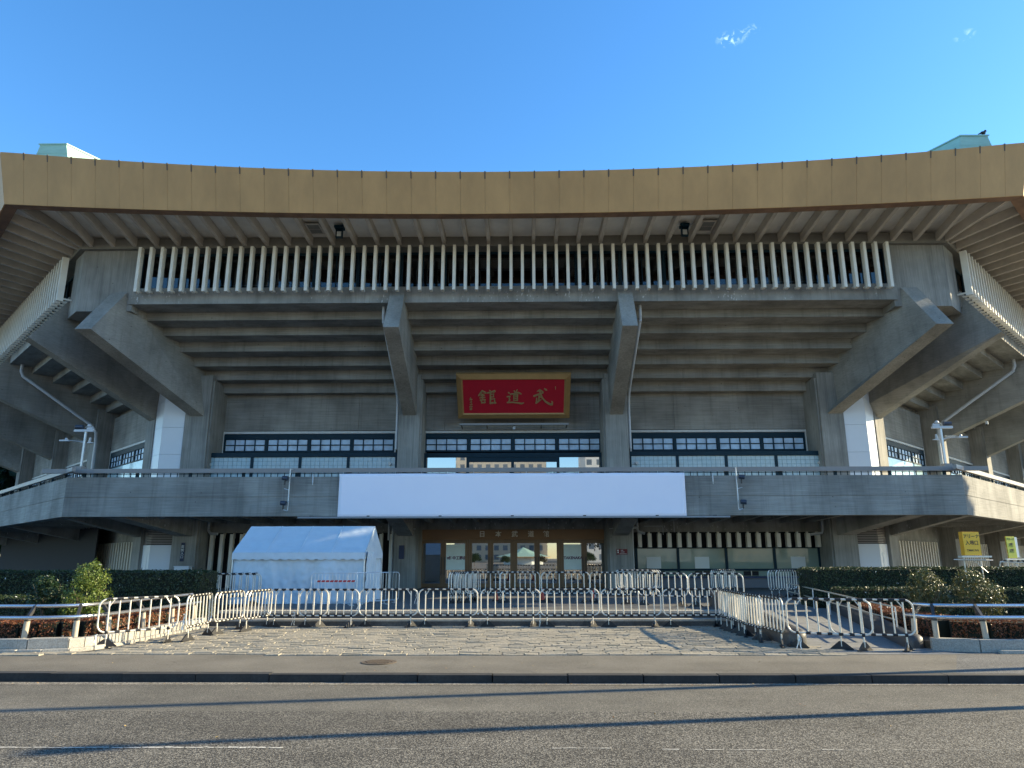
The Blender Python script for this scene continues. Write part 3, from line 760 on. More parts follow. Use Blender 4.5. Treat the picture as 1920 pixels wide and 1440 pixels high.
# backs: the far faces as plain walls and roof so that the hall is whole
b = MB()
for k in (3, 4, 5):
    ca, sa = math.cos(R(45 * k)), math.sin(R(45 * k)); t0 = len(b.v)
    m1 = MB(); m1.band(28.75, 30.2, .2, 13.0); m1.band(22.0, 29, 12.9, 15.0)
    A = HW(22.1); B = HW(50); m1.add([(-A, 22.1, 15), (A, 22.1, 15), (B, 50, 22), (-B, 50, 22)], [[0, 1, 2, 3]])
    b.add([(x * ca - (y - YC) * sa, x * sa + (y - YC) * ca + YC, z) for x, y, z in m1.v], m1.f)
part('rear_walls', b, M_ch)
b = MB(); q = [(HW(33) * (1 / math.cos(R(22.5))) * 0, 0)]
rr = (YC - 50) / math.cos(R(22.5)); oc = [(rr * math.cos(R(22.5 + 45 * i)), YC + rr * math.sin(R(22.5 + 45 * i))) for i in range(8)]
b.hexa(oc, 21.5, 22); b.add([(x, y, 22) for x, y in oc] + [(0, YC, 27)], [[i, (i + 1) % 8, 8] for i in range(8)]); part('roof_crown', b, M_teal)
rr = (YC - 31.5) / math.cos(R(22.5)); oc = [(rr * math.cos(R(22.5 + 45 * i)), YC + rr * math.sin(R(22.5 + 45 * i))) for i in range(8)]
part('inner_core', MB().hexa(oc, .1, 12.9), M_int)

# ribs and fins: front all, sides the nearest ones as parts, the rest as one stuff part
rest = {-1: MB(), 1: MB()}
for k in (-1, 1):
    sg = -k
    srt = sorted(ribs, key=lambda r_: -r_[0] * sg)
    for n_, (x, o) in enumerate(srt):
        if n_ < 30: c = o.copy(); C.objects.link(c); c.parent = hall; c.rotation_euler.z = k * R(45)
        else:
            zo = zb(x); m1 = MB(); m1.yz([(24.64, 12.92), (24.64, 13.24), (22.25, zo + .46), (22.25, zo + .12)], x - .065, x + .065)
            rest[k].add(m1.v, m1.f)
rm = MB()
for k in (-1, 1):
    ca, sa = math.cos(R(45 * k)), math.sin(R(45 * k))
    rm.add([(x * ca - (y - YC) * sa, x * sa + (y - YC) * ca + YC, z) for x, y, z in rest[k].v], rest[k].f)
tag(part('far_ribs', rm, M_rib), kind='stuff')
fin = MB(); fin.box(-.053, .053, 24.3, 24.52, 11.02, 12.76); fin.box(-.02, .02, 24.52, 24.82, 11.1, 11.16)
f0 = part('fin', fin, M_fin); FP = .4138
fpos = [i * FP + .03 for i in range(-33, 34)]
f0.location.x = fpos[0]
for x in fpos[1:]:
    c = f0.copy(); C.objects.link(c); c.parent = hall; c.location = (x, 0, 0)
frest = MB()
for k in (-1, 1):
    sg = -k; ca, sa = math.cos(R(45 * k)), math.sin(R(45 * k))
    for i in range(0, 72):
        x = sg * (15.0 - i * FP)
        if i < 16:
            c = f0.copy(); C.objects.link(c); c.parent = hall; c.rotation_euler.z = k * R(45); c.location = (x * ca, x * sa, 0)
        else:
            frest.add([((vx + x) * ca - (vy - YC) * sa, (vx + x) * sa + (vy - YC) * ca + YC, vz) for vx, vy, vz in fin.v], fin.f)
tag(part('far_fins', frest, M_fin), kind='stuff')

# white clad corner pieces between the corner columns
def clad(sg):
    mb = MB(); mb.mi = 0
    for j, (z0, z1) in enumerate(((3.4, 4.6), (4.608, 5.71), (5.718, 6.82), (6.828, 7.92), (7.928, 9.3))):
        y = 28.79; a = HW(y); t_ = .08
        q = [(sg * 13.45, y), (sg * (a - .004), y), (sg * (HW(y + t_) - .004), y + t_), (sg * 13.45, y + t_)]
        if sg < 0: q = q[::-1]
        mb.hexa(q, z0, z1)
        # the leaf on the neighbouring face, given directly in plan
        th = R(45) * (1 if sg > 0 else -1); ca, sa = math.cos(th), math.sin(th)
        q = [(-sg * 13.45, y), (-sg * (a - .004), y), (-sg * (HW(y + t_) - .004), y + t_), (-sg * 13.45, y + t_)]
        q = [(x * ca - (yy - YC) * sa, x * sa + (yy - YC) * ca + YC) for x, yy in q]
        if sg > 0: q = q[::-1]
        mb.hexa(q, z0, z1)
    return part('corner_cladding', mb, M_white)
clad(-1); clad(1)

# glass-block lobby fronts on the balcony, left and right bays
def lobby(x0, x1, cuts, label):
    y = 29.2
    fr = MB(); fr.box(x0, x1, y - .05, YW - .03, 5.64, 5.82)
    for c in cuts: fr.box(c - .055, c + .055, y - .03, y + .08, 3.4, 5.64)
    fr.box(x0, x0 + .09, y - .03, YW - .04, 3.4, 5.64); fr.box(x1 - .09, x1, y - .03, YW - .04, 3.4, 5.64)
    f = part('balcony_screen', fr, M_navy)
    ed = [x0 + .09] + [c_ for c in cuts for c_ in (c - .055, c + .055)] + [x1 - .09]
    for a, b_ in zip(ed[::2], ed[1::2]):
        t = MB(); t.box(a, b_, y + .03, y + .05, 3.4, 5.64); t.build('glass_block_joint', M_grout, f, off=OFF)
        t = MB(); n = 10; wd = (b_ - a) / n; z = 5.64 - .17
        while z > 3.4:
            for i in range(n): t.box(a + wd * i + .006, a + wd * (i + 1) - .006, y + .012, y + .035, z + .005, min(z + .165, 5.64))
            z -= .17
        t.build('glass_blocks', M_tile, f, off=OFF)
    for xx in (x0 + .3, x1 - .3):
        t = MB(); t.tube([(xx, y - .09, 5.35), (xx, y + .01, 5.35)], .065, 14); t.build('round_lamp', M_bulb, f, off=OFF, smooth=True)
    return f
lobby(-12.71, -4.70, [-10.68, -8.70, -6.72], '')
lobby(4.76, 12.74, [6.72, 8.70, 10.72], '')
y = 29.9; fr = MB(); fr.box(-3.76, 3.8, y - .05, YW - .03, 5.70, 5.88)
for c in (-1.87, 1.9, -3.68, 3.72, 0): fr.box(c - .06, c + .06, y - .03, y + .06, 3.4, 5.7)
fr.box(-1.81, 1.84, y - .02, y + .05, 5.5, 5.7)
f = part('balcony_doors', fr, M_navy)
for a, b_, zt_ in ((-3.62, -1.93, 5.7), (-1.81, -.06, 5.5), (.06, 1.84, 5.5), (1.96, 3.66, 5.7)):
    MB().box(a, b_, y + .01, y + .02, 3.4, zt_).build('pane', M_vglass, f, off=OFF)

# ground storey, front face
for bx in ((-3.79, 3.87, 29.98, 30.2, 2.74, 3.22), (4.7, 12.5, 29.9, 30.2, 2.62, 3.22), (-12.45, -4.63, 29.9, 30.2, 2.62, 3.22)): part('lower_wall', MB().box(*bx), M_csp)
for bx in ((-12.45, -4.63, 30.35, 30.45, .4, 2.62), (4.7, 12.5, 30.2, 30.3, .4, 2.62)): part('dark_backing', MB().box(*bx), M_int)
# full-height cream slats, left bay; short ones over the ticket windows, right bay
sl0 = MB().box(-.065, .065, 29.55, 29.75, .44, 2.56).box(-.02, .02, 29.75, 29.92, 2.4, 2.6)
s0 = part('slat', sl0, M_fin); sx = [-12.2 + i * .405 for i in range(19)]; s0.location.x = sx[0]
for x in sx[1:]:
    c = s0.copy(); C.objects.link(c); c.parent = hall; c.location.x = x
sl1 = MB().box(-.075, .075, 29.62, 29.86, 2.01, 2.56).box(-.025, .025, 29.7, 29.9, 2.56, 2.62)
s1 = part('slat', sl1, M_fin); s1.location.x = 5.13
for i in range(1, 19):
    c = s1.copy(); C.objects.link(c); c.parent = hall; c.location.x = 5.13 + i * .398
b = MB()
for x in (5.02, 6.71, 8.66, 10.61, 12.42): b.box(x - .05, x + .05, 30.0, 30.16, .86, 2.0)
b.box(4.8, 12.47, 29.98, 30.17, 1.09, 1.17); b.box(4.8, 12.47, 29.98, 30.17, 1.97, 2.02)
tf = part('ticket_window', b, M_navy)
for a, c_ in ((5.07, 6.66), (6.76, 8.61), (8.66 + .05, 10.56), (10.66, 12.37)):
    MB().box(a, c_, 30.06, 30.075, 1.17, 1.97).build('pane', M_green, tf, off=OFF)
    MB().box(a, c_, 30.06, 30.075, .88, 1.09).build('pane', M_green, tf, off=OFF)
    m_ = (a + c_) / 2
    MB().box(m_ - .32, m_ + .28, 30.04, 30.055, .9, 1.07).build('hatch', M_int, tf, off=OFF)
    MB().box(m_ - .03, m_ + .01, 30.02, 30.05, .9, 1.08).build('hatch_post', M_flute, tf, off=OFF)
for x in (5.72, 7.67, 11.55): MB().box(x - .29, x + .29, 30.045, 30.055, 1.18, 1.64).build('notice_sheet', M_paper, tf, off=OFF)
part('ticket_counter', MB().box(4.75, 12.48, 29.65, 30.17, .83, .865), M_counter)
part('ticket_base', MB().box(4.75, 12.48, 29.8, 30.17, .4, .825), M_base)
# entrance doors
b = MB(); b.box(-3.79, 3.87, 29.93, 30.1, 2.33, 2.735); part('transom', b, M_trs)
for ch, px in zip('日本武道館', (903, 933, 963, 993, 1021)):
    x = (px - 960) / 1345 * 29.8 + .40 - .415 + .03
    text('transom_letter', ch, .26, M_letter, None, facing(x, 29.915, 2.54), .008, .004).parent = hall
for o in [o for o in bpy.data.objects if o.name.startswith('transom_letter')]: o.data.transform(Matrix.Translation((0, -YC, 0)))
xs_ = [-3.79, -2.83, -1.80, -.90, .045, .99, 1.93, 2.90, 3.87]
for i in range(8):
    x0, x1 = xs_[i] + .012, xs_[i + 1] - .012
    if i in (1, 3, 5): x1 -= .03
    if i in (2, 4, 6): x0 += .03
    z0, z1 = .45, 2.32; y = 29.97; st_ = .1
    fr = MB(); fr.box(x0, x0 + st_, y, y + .06, z0, z1); fr.box(x1 - st_, x1, y, y + .06, z0, z1); fr.box(x0 + st_, x1 - st_, y, y + .06, z1 - .13, z1); fr.box(x0 + st_, x1 - st_, y, y + .06, z0, z0 + .16)
    d = part('door', fr, M_brn)
    MB().box(x0 + st_, x1 - st_, y + .025, y + .035, z0 + .16, z1 - .13).build('pane', M_dglass, d, off=OFF)
    hx = x1 - .05 if i % 2 == 0 else x0 + .05
    h_ = MB(); h_.tube([(hx, y - .05, .95), (hx, y - .05, 1.62)], .014, 8); h_.box(hx - .015, hx + .015, y - .06, y, 1.6, 1.64); h_.box(hx - .015, hx + .015, y - .06, y, .95, .99)
    h_.build('handle', M_bracket, d, off=OFF)
    if i in (1, 6):
        pa, pb = x0 + st_ + .002, x1 - st_ - .002
        MB().box(pa, pb, y + .012, y + .02, 1.14, 2.14).build('poster', M_poster, d, off=OFF)
        cx = (pa + pb) / 2
        if i == 1:
            text('poster_text', '竹中工務店', .145, M_ink2, d, Matrix.Translation((0, -YC, 0)) @ facing(cx + .09, y + .009, 1.60), .001, .006)
            e = MB(); e.tube([(pa + .085, y + .012, 1.60), (pa + .085, y + .008, 1.60)], .05, 16); e.build('emblem', M_ink2, d, off=OFF)
            e = MB(); 
            for dx_, dz_ in ((-.018, .018), (.018, .018), (-.018, -.018), (.018, -.018)): e.box(pa + .085 + dx_ - .009, pa + .085 + dx_ + .009, y + .004, y + .007, 1.6 + dz_ - .009, 1.6 + dz_ + .009)
            e.build('emblem_detail', M_poster, d, off=OFF)
        else:
            text('poster_text', 'TAKENAKA', .145, M_ink2, d, Matrix.Translation((0, -YC, 0)) @ facing(cx + .02, y + .009, 1.60), .001, .006)
b = MB()
for x in xs_[1:-1]: part('door_stop', MB().box(x - .011, x + .011, 29.98, 30.05, .44, 2.33), M_brn)
for i in (2, 4, 6): part('door_post', MB().box(xs_[i] - .035, xs_[i] + .035, 29.955, 30.06, .44, 2.33), M_brn)
for x in (-3.86, 3.87): part('door_jamb', MB().box(x, x + .07, 29.94, 30.1, .44, 2.74), M_brn)
part('lobby_back', MB().box(-3.8, 3.88, 31.2, 31.3, .44, 2.8).box(-3.8, 3.88, 30.1, 31.2, .42, .44), mat('lobby_dark_brown', (.16, .09, .045), .7))
# corner plant cupboards with louvres, under the cladding
for k, sg in ((0, -1), (0, 1), (1, -1), (-1, 1)):
    y = 28.86; a = HW(y) - .002
    q = lambda y0, t, x_in: ([(sg * x_in, y0), (sg * (HW(y0) - .003), y0), (sg * (HW(y0 + t) - .003), y0 + t), (sg * x_in, y0 + t)])[::(1 if sg > 0 else -1)]
    part('plant_cupboard', MB().hexa(q(y, .06, 13.46), .44, 2.12), M_cab, k)
    lv = MB(); z = 2.16
    while z < 3.0: lv.hexa(q(y + .02, .05, 13.5), z, z + .035); z += .065
    part('louvre', lv, M_louv, k)
    part('louvre_recess', MB().hexa(q(y + .1, .04, 13.5), 2.1, 3.05), M_int, k)
    if k:
        x0, x1 = sorted((sg * 13.6, sg * 14.05))
        part('cupboard_door', MB().box(x0, x1, y - .012, y - .002, .5, 1.8), M_cab, k)
        part('cupboard_handle', MB().box(sg * 13.66, sg * 13.69, y - .03, y - .012, 1.1, 1.25), M_bracket, k)
# side faces, ground storey: fluted walls
for k in (-1, 1):
    b = MB(); b.box(-12.45, 12.45, 29.45, 30.3, .2, 3.2); part('lower_wall', b, M_csp, k)
    for x0, x1 in ((-12.4, -4.96), (-3.8, 3.82), (4.97, 12.43)): part('window_apron', MB().box(x0 + .06, x1 - .06, 29.47, 29.6, 3.4, 5.96), M_tile, k)
    if k < 0: part('shade_panel', MB().box(-14.2, 7.6, 28.68, 28.74, .2, 3.2), M_int, k)  # near-black panel added over the columns, standing in for deep shade
    for x0, x1 in ((-12.2, -5.4), (-3.4, 3.4), (5.2, 12.2)):
        x = x0; b = MB().box(x0, x1, 29.4, 29.445, .44, 2.3)
        while x < x1: b.box(x, x + .14, 29.27, 29.4, .44, 2.3); x += .36
        part('fluted_panel', b, M_flute, k)
# rain pipes: front two, and one on each side face by its first inner strut
def pipe(pts, k=0, r=.055):
    b = MB(); b.tube(pts, r, 10); part('rain_pipe', b, M_pipe, k, smooth=True)
    for i in (2, 3):
        q = Vector(pts[i]); part('pipe_collar', MB().tube([q - Vector((0, 0, .03)), q + Vector((0, 0, .03))], r * 1.15, 10), M_pipe, k)
for sg, xc in ((-1, -4.72), (1, 4.79)):
    pipe([(xc, 25.2, 10.72), (xc, 25.2, 10.35), (xc, 25.3, 10.12), (xc, 28.5, 8.3), (xc, 28.85, 7.95), (xc, 28.9, 7.4), (xc, 28.9, 5.9)])
for k, xc in ((1, -4.78), (-1, 4.78)):
    xl = xc * 1.17
    pipe([(xc, 25.2, 10.72), (xc, 25.2, 10.35), (xc, 25.3, 10.12), (xl, 28.3, 8.0), (xl, 28.55, 7.65), (xl, 28.6, 7.1), (xl, 28.6, 3.4)], k, .075)
# pipes under the balcony
for r_, P in ((.055, [(5.0, 29.4, 3.2), (5.0, 29.4, 2.75), (5.04, 29.4, 2.62), (5.3, 29.4, 2.55)]), (.05, [(4.78, 29.3, .44), (4.78, 29.3, 2.72), (4.82, 29.3, 2.78), (5.0, 29.3, 2.78)]),
              (.055, [(12.4, 29.4, 3.2), (12.4, 29.4, 2.7), (12.36, 29.4, 2.56), (11.9, 29.4, 2.5)]), (.05, [(-4.8, 29.3, .44), (-4.8, 29.3, 2.95)]), (.05, [(-4.95, 29.3, 2.3), (-4.95, 29.3, 3.2)]),
              (.055, [(-12.3, 29.4, 3.2), (-12.3, 29.4, 2.7), (-12.2, 29.4, 2.58), (-11.9, 29.4, 2.56)])): part('soffit_pipe', MB().tube(P, r_, 8), M_pipe, smooth=True)
for P in ([(-4.6, 28.7, 2.72), (-3.8, 28.7, 2.72)], [(3.8, 28.7, 2.72), (4.7, 28.7, 2.72)], [(5.3, 29.5, 2.84), (6.0, 29.5, 2.84), (6.05, 29.5, 2.8), (6.05, 29.5, 2.5)], [(6.5, 29.5, 3.2), (6.5, 29.5, 2.6)]): part('conduit', MB().tube(P, .012, 6), M_pipe)
# soffit grilles
for x in (-7.05, 7.07):
    fr = MB(); fr.box(x - .27, x + .27, 23.35, 24.2, 13.165, 13.185); fg = part('soffit_grille', fr, M_rib)
    for y0 in (23.45, 23.8):
        b = MB()
        for i in range(9): b.box(x - .2, x + .2, y0 + i * .035, y0 + i * .035 + .02, 13.15, 13.163)
        b.build('grille_slats', mat('grille_grey', (.2, .2, .19), .6), fg, off=OFF)

# ------------------------------------------------------------------ things on the hall
# eave lamps
def eave_lamp(x, y, lab):
    o = empty('eave_lamp', (x, y, 13.1), 0, lab, 'lamp', 'box lamps under the eaves')
    MB().box(-.16, .16, -.2, .12, -.03, .06).build('mounting_plate', M_navy, o)
    b = MB(); b.box(-.12, .12, .0, .04, -.36, -.03); b.box(-.12, -.09, -.1, 0, -.36, -.03); b.box(.09, .12, -.1, 0, -.36, -.03); b.box(-.12, .12, -.1, .04, -.06, -.03); b.box(-.12, .12, -.1, .04, -.37, -.34); b.build('housing', M_navy, o)
    MB().box(-.08, .08, -.08, -.005, -.33, -.14).build('lens', M_bulb, o)
eave_lamp(-6.1, 23.62, 'black box lamp under the eaves beside the left soffit grille')
eave_lamp(6.23, 23.68, 'black box lamp under the eaves beside the right soffit grille')
# nameboard with three brush characters
sg_ = empty('nameboard', (.065, 29.45, 7.28), 0, 'large red nameboard in a gold frame with three gold brush characters', 'sign')
TL = math.atan2(1.42, 1.56); H_ = math.hypot(1.42, 1.56); W_ = 4.64
def board(mb_, name, m, z=0):
    o = mb_.build(name, m, sg_); o.rotation_euler.x = TL; return o
b = MB(); fwid = .26; fl = .2
b.add([(-W_/2, -.02, 0), (W_/2, -.02, 0), (W_/2, -.02, H_), (-W_/2, -.02, H_), (-W_/2 + fl, -.09, fl + .03), (W_/2 - fl, -.09, fl + .03), (W_/2 - fl, -.09, H_ - fl - .02), (-W_/2 + fl, -.09, H_ - fl - .02),
       (-W_/2 + fwid, -.04, fwid + .02), (W_/2 - fwid, -.04, fwid + .02), (W_/2 - fwid, -.04, H_ - fwid - .01), (-W_/2 + fwid, -.04, H_ - fwid - .01)],
      [[0, 1, 5, 4], [1, 2, 6, 5], [2, 3, 7, 6], [3, 0, 4, 7], [4, 5, 9, 8], [5, 6, 10, 9], [6, 7, 11, 10], [7, 4, 8, 11]])
b.add([(-W_/2, -.02, 0), (W_/2, -.02, 0), (W_/2, -.02, H_), (-W_/2, -.02, H_), (-W_/2, .1, 0), (W_/2, .1, 0), (W_/2, .1, H_), (-W_/2, .1, H_)], [[0, 4, 5, 1], [1, 5, 6, 2], [2, 6, 7, 3], [3, 7, 4, 0], [4, 7, 6, 5]])
board(b, 'frame', M_gfr)
board(MB().box(-W_/2 + .24, W_/2 - .24, -.045, .02, .26, H_ - .24), 'panel', M_red)
# brush strokes: (points with widths) traced as pixel positions on the 1920x845 enlargement of the board
def to_board(px, py):
    # panel corners in that enlargement: left 202..217, right 1684..1675, top 145, bottom 622
    v = (622 - py) / 477.0; xl = 217 - 15 * v; xr = 1675 + 9 * v
    u = (px - xl) / (xr - xl)
    return (-W_/2 + .26 + u * (W_ - .52), .28 + v * (H_ - .54))
def brush(mb, pts):
    P = [(to_board(px, py), wd * .00245) for px, py, wd in pts]
    # smooth with a few in-between points
    out = []
    for i in range(len(P) - 1):
        for t in (0, .25, .5, .75):
            (a, wa), (c, wc) = P[i], P[i + 1]
            out.append(((a[0] + (c[0] - a[0]) * t, a[1] + (c[1] - a[1]) * t), (wa + (wc - wa) * t) * (1 + .10 * mnoise.noise((a[0] * 9 + t * 3, a[1] * 9, i)))))
    out.append(P[-1]); L_, R_ = [], []
    for i, (q, wd) in enumerate(out):
        a = out[max(0, i - 1)][0]; c = out[min(len(out) - 1, i + 1)][0]
        d = Vector((c[0] - a[0], c[1] - a[1])); d.normalize(); nx, ny = -d.y, d.x
        L_.append((q[0] + nx * wd / 2, q[1] + ny * wd / 2)); R_.append((q[0] - nx * wd / 2, q[1] - ny * wd / 2))
    dA = Vector((out[0][0][0] - out[1][0][0], out[0][0][1] - out[1][0][1])).normalized(); dB = Vector((out[-1][0][0] - out[-2][0][0], out[-1][0][1] - out[-2][0][1])).normalized()
    L_ = [(out[0][0][0] + dA.x * out[0][1] * .45, out[0][0][1] + dA.y * out[0][1] * .45)] + L_ + [(out[-1][0][0] + dB.x * out[-1][1] * .45, out[-1][0][1] + dB.y * out[-1][1] * .45)]
    R_ = [L_[0]] + R_ + [L_[-1]]
    n = len(L_); y0 = -.075 - random.uniform(0, .004)
    vs = [(x, y0, z) for x, z in L_] + [(x, y0, z) for x, z in R_] + [(x, -.044, z) for x, z in L_] + [(x, -.044, z) for x, z in R_]
    fs = []
    for i in range(n - 1): fs += [[i, n + i, n + i + 1, i + 1], [2 * n + i, i, i + 1, 2 * n + i + 1], [n + i, 3 * n + i, 3 * n + i + 1, n + i + 1]]
    mb.add(vs, fs)
bu = MB()   # first character (right)
for s_ in ([(1290, 310, 18), (1330, 290, 26), (1375, 318, 18)], [(1240, 378, 30), (1290, 358, 28), (1375, 330, 20)], [(1322, 290, 30), (1335, 340, 26), (1362, 400, 24), (1410, 455, 26), (1470, 492, 34), (1505, 500, 34), (1512, 470, 20), (1500, 450, 8)],
           [(1395, 272, 20), (1425, 290, 26)], [(1318, 370, 24), (1312, 440, 24)], [(1312, 395, 16), (1345, 388, 16)], [(1282, 405, 20), (1280, 465, 26)], [(1272, 476, 30), (1310, 452, 20), (1348, 425, 12)], [(1375, 320, 16), (1345, 350, 12)]): brush(bu, s_)
board(bu, 'character', M_gch)
do = MB()   # second
for s_ in ([(868, 325, 24), (885, 335, 22)], [(848, 385, 18), (893, 378, 20)], [(893, 378, 20), (878, 410, 18), (890, 430, 18), (862, 465, 20)], [(850, 468, 20), (930, 464, 22), (1000, 474, 22), (1060, 484, 28), (1092, 474, 14)],
           [(952, 300, 18), (965, 325, 18)], [(998, 285, 18), (975, 325, 16)], [(898, 350, 22), (950, 342, 18), (1010, 325, 26), (1055, 345, 20)], [(965, 340, 16), (955, 362, 16)], [(948, 362, 22), (948, 440, 20)], [(948, 362, 16), (1005, 356, 22)], [(1000, 360, 24), (998, 440, 22)],
           [(950, 388, 10), (998, 384, 10)], [(950, 412, 10), (998, 410, 10)], [(948, 438, 14), (998, 436, 14)]): brush(do, s_)
board(do, 'character', M_gch)
kn = MB()   # third
for s_ in ([(488, 298, 26), (460, 335, 30), (432, 368, 22)], [(488, 300, 26), (540, 330, 26)], [(470, 348, 14), (515, 345, 14)], [(462, 370, 18), (520, 366, 16)], [(450, 400, 16), (525, 392, 18)], [(485, 350, 18), (492, 420, 20)], [(455, 432, 20), (530, 426, 20)], [(470, 432, 18), (478, 474, 18)], [(525, 432, 20), (520, 470, 18)], [(475, 470, 20), (530, 464, 20)],
           [(590, 292, 18), (612, 305, 18)], [(560, 330, 22), (610, 318, 22), (668, 300, 30)], [(672, 302, 26), (652, 325, 14)], [(606, 325, 26), (602, 480, 26)], [(610, 348, 14), (655, 345, 18)], [(652, 345, 20), (650, 385, 18)], [(608, 388, 14), (655, 384, 14)], [(610, 418, 14), (668, 412, 20)], [(665, 412, 20), (668, 460, 20)], [(600, 478, 26), (650, 470, 26), (682, 472, 26)]): brush(kn, s_)
board(kn, 'character', M_gch)
sg2 = MB()
for s_ in ([(318, 392, 10), (305, 412, 10), (335, 418, 8)], [(300, 428, 9), (338, 424, 9)], [(325, 440, 8), (305, 472, 10)], [(318, 458, 8), (332, 452, 8), (325, 480, 8)], [(300, 498, 8), (338, 492, 8)], [(318, 490, 8), (316, 525, 8)], [(296, 528, 9), (340, 522, 9)], [(302, 545, 7), (302, 570, 7)], [(302, 545, 7), (332, 543, 7)], [(332, 543, 7), (330, 570, 7)], [(304, 557, 6), (330, 556, 6)], [(302, 570, 7), (332, 568, 7)]): brush(sg2, s_)
board(sg2, 'signature', M_gch)
sg3 = MB(); brush(sg3, [(1555, 245, 12), (1556, 280, 10)]); board(sg3, 'small_mark', M_gch)
# light bar beneath the nameboard
o = empty('light_bar', (.07, 29.6, 7.02), 0, 'long pale grey light bar fixed beneath the red nameboard', 'lamp')
MB().box(-2.28, 2.28, -.09, .03, -.02, .06).build('housing', M_bar, o)
for x in (-2.2, -1.14, 0, 1.14, 2.2): MB().box(x - .02, x + .02, -.02, .58, -.05, -.02).build('bracket', M_bracket, o)
o = empty('wall_camera', (.07, 29.62, 6.92), 0, 'small square camera under the middle of the light bar', 'camera')
MB().box(-.05, .05, -.08, .04, -.09, .02).build('body', M_cam, o); MB().tube([(0, -.085, -.035), (0, -.078, -.035)], .02, 10).build('lens', M_ink, o)
MB().box(-.012, .012, -.0, .06, .02, .06).build('bracket', M_bracket, o)
# banner, a rippled cloth in front of the parapet
b = MB(); nx, nz = 90, 12; x0, x1, z0, z1 = -6.02, 6.07, 2.985, 4.50
for j in range(nz + 1):
    for i in range(nx + 1):
        u = i / nx; v = j / nz; x = x0 + (x1 - x0) * u; z = z0 + (z1 - z0) * v
        yy = 25.19 + .008 * mnoise.noise((x * .9, z * .7, 3))
        if j == nz: z += .012 * mnoise.noise((x * 2.3, 1, 2)) - .006
        if j == 0: z += .012 * mnoise.noise((x * 2.1, 7, 2))
        b.v.append((x, yy, z))
for j in range(nz):
    for i in range(nx): q = j * (nx + 1) + i; b.f.append([q, q + 1, q + nx + 2, q + nx + 1]); b.m.append(0)
o = empty('banner', (0, 25.19, 3.0), 0, 'long blank pale blue banner hung on the balcony parapet', 'banner')
c = b.build('cloth', M_ban, o, smooth=True, off=(0, 25.19, 3.0)); sm = c.modifiers.new('th', 'SOLIDIFY'); sm.thickness = .004
for i in range(14): xx = -5.9 + i * .92; MB().tube([(xx, 25.19, 4.49), (xx, 25.22, 4.56)], .006, 5).build('tie', M_paper, o, off=(0, 25.19, 3.0))
# light strip under the parapet
o = empty('light_strip', (.05, 25.2, 2.98), 0, 'long slim grey light strip under the balcony, its ends showing beside the banner', 'lamp')
MB().box(-7.45, 7.5, -.05, .06, -.03, .03).build('housing', M_bar, o)
for x in (-7, -5, -2.5, 0, 2.5, 5, 7): MB().box(x - .05, x + .05, -.02, .2, .03, .06).build('bracket', M_bracket, o)
# spotlight poles hooked on the balcony rail
def spots(x, sg, lab):
    o = empty('spotlight_pole', (x, 25.1, 3.2), 0, lab, 'spotlight', 'spotlight poles on the balcony rail')
    b = MB(); b.tube([(0, 0, 1.47), (0, 0, .02), (sg * .02, 0, 0), (sg * .19, -.03, .05)], .02, 8); b.tube([(0, 0, .72), (sg * .17, -.03, .77)], .014, 6); b.tube([(-.01, 0, 1.44), (-sg * .06, .15, 1.46)], .012, 6)
    b.build('pole', M_galv, o, smooth=True)
    for z in (.26, 1.12):
        lm = MB(); cx = sg * .16; lm.tube([(cx - .09, -.04, z + .02), (cx - .085, -.04, z + .02), (cx + .1, -.06, z)], [.06, .075, .085], 14); l_ = lm.build('lamp_head', mat('lamp_dark_blue_grey', (.035, .05, .08), .4), o, smooth=True)
        MB().tube([(cx - sg * .005, -.05, z - .07), (cx + sg * .0, -.04, z - .22)], .028, 6).build('lamp_bracket', M_bracket, o)
spots(-7.74, -1, 'slim pole with two dark spotlights hooked on the balcony left of the banner')
spots(7.84, 1, 'slim pole with two dark spotlights hooked on the balcony right of the banner')
def stub(x, lab):
    o = empty('vent_stub', (x, 25.27, 4.25), 0, lab, 'pipe', 'short pipes over the parapet')
    MB().tube([(0, .12, .22), (0, 0, .22), (0, -.0, .17), (0, 0, -.06)], .022, 8).build('pipe', M_cam, o, smooth=True)
    MB().cyl(0, 0, -.14, -.06, .016, 8).build('tip', M_bulb, o)
stub(-6.98, 'short bent pipe over the parapet just left of the banner'); stub(7.07, 'short bent pipe over the parapet just right of the banner')
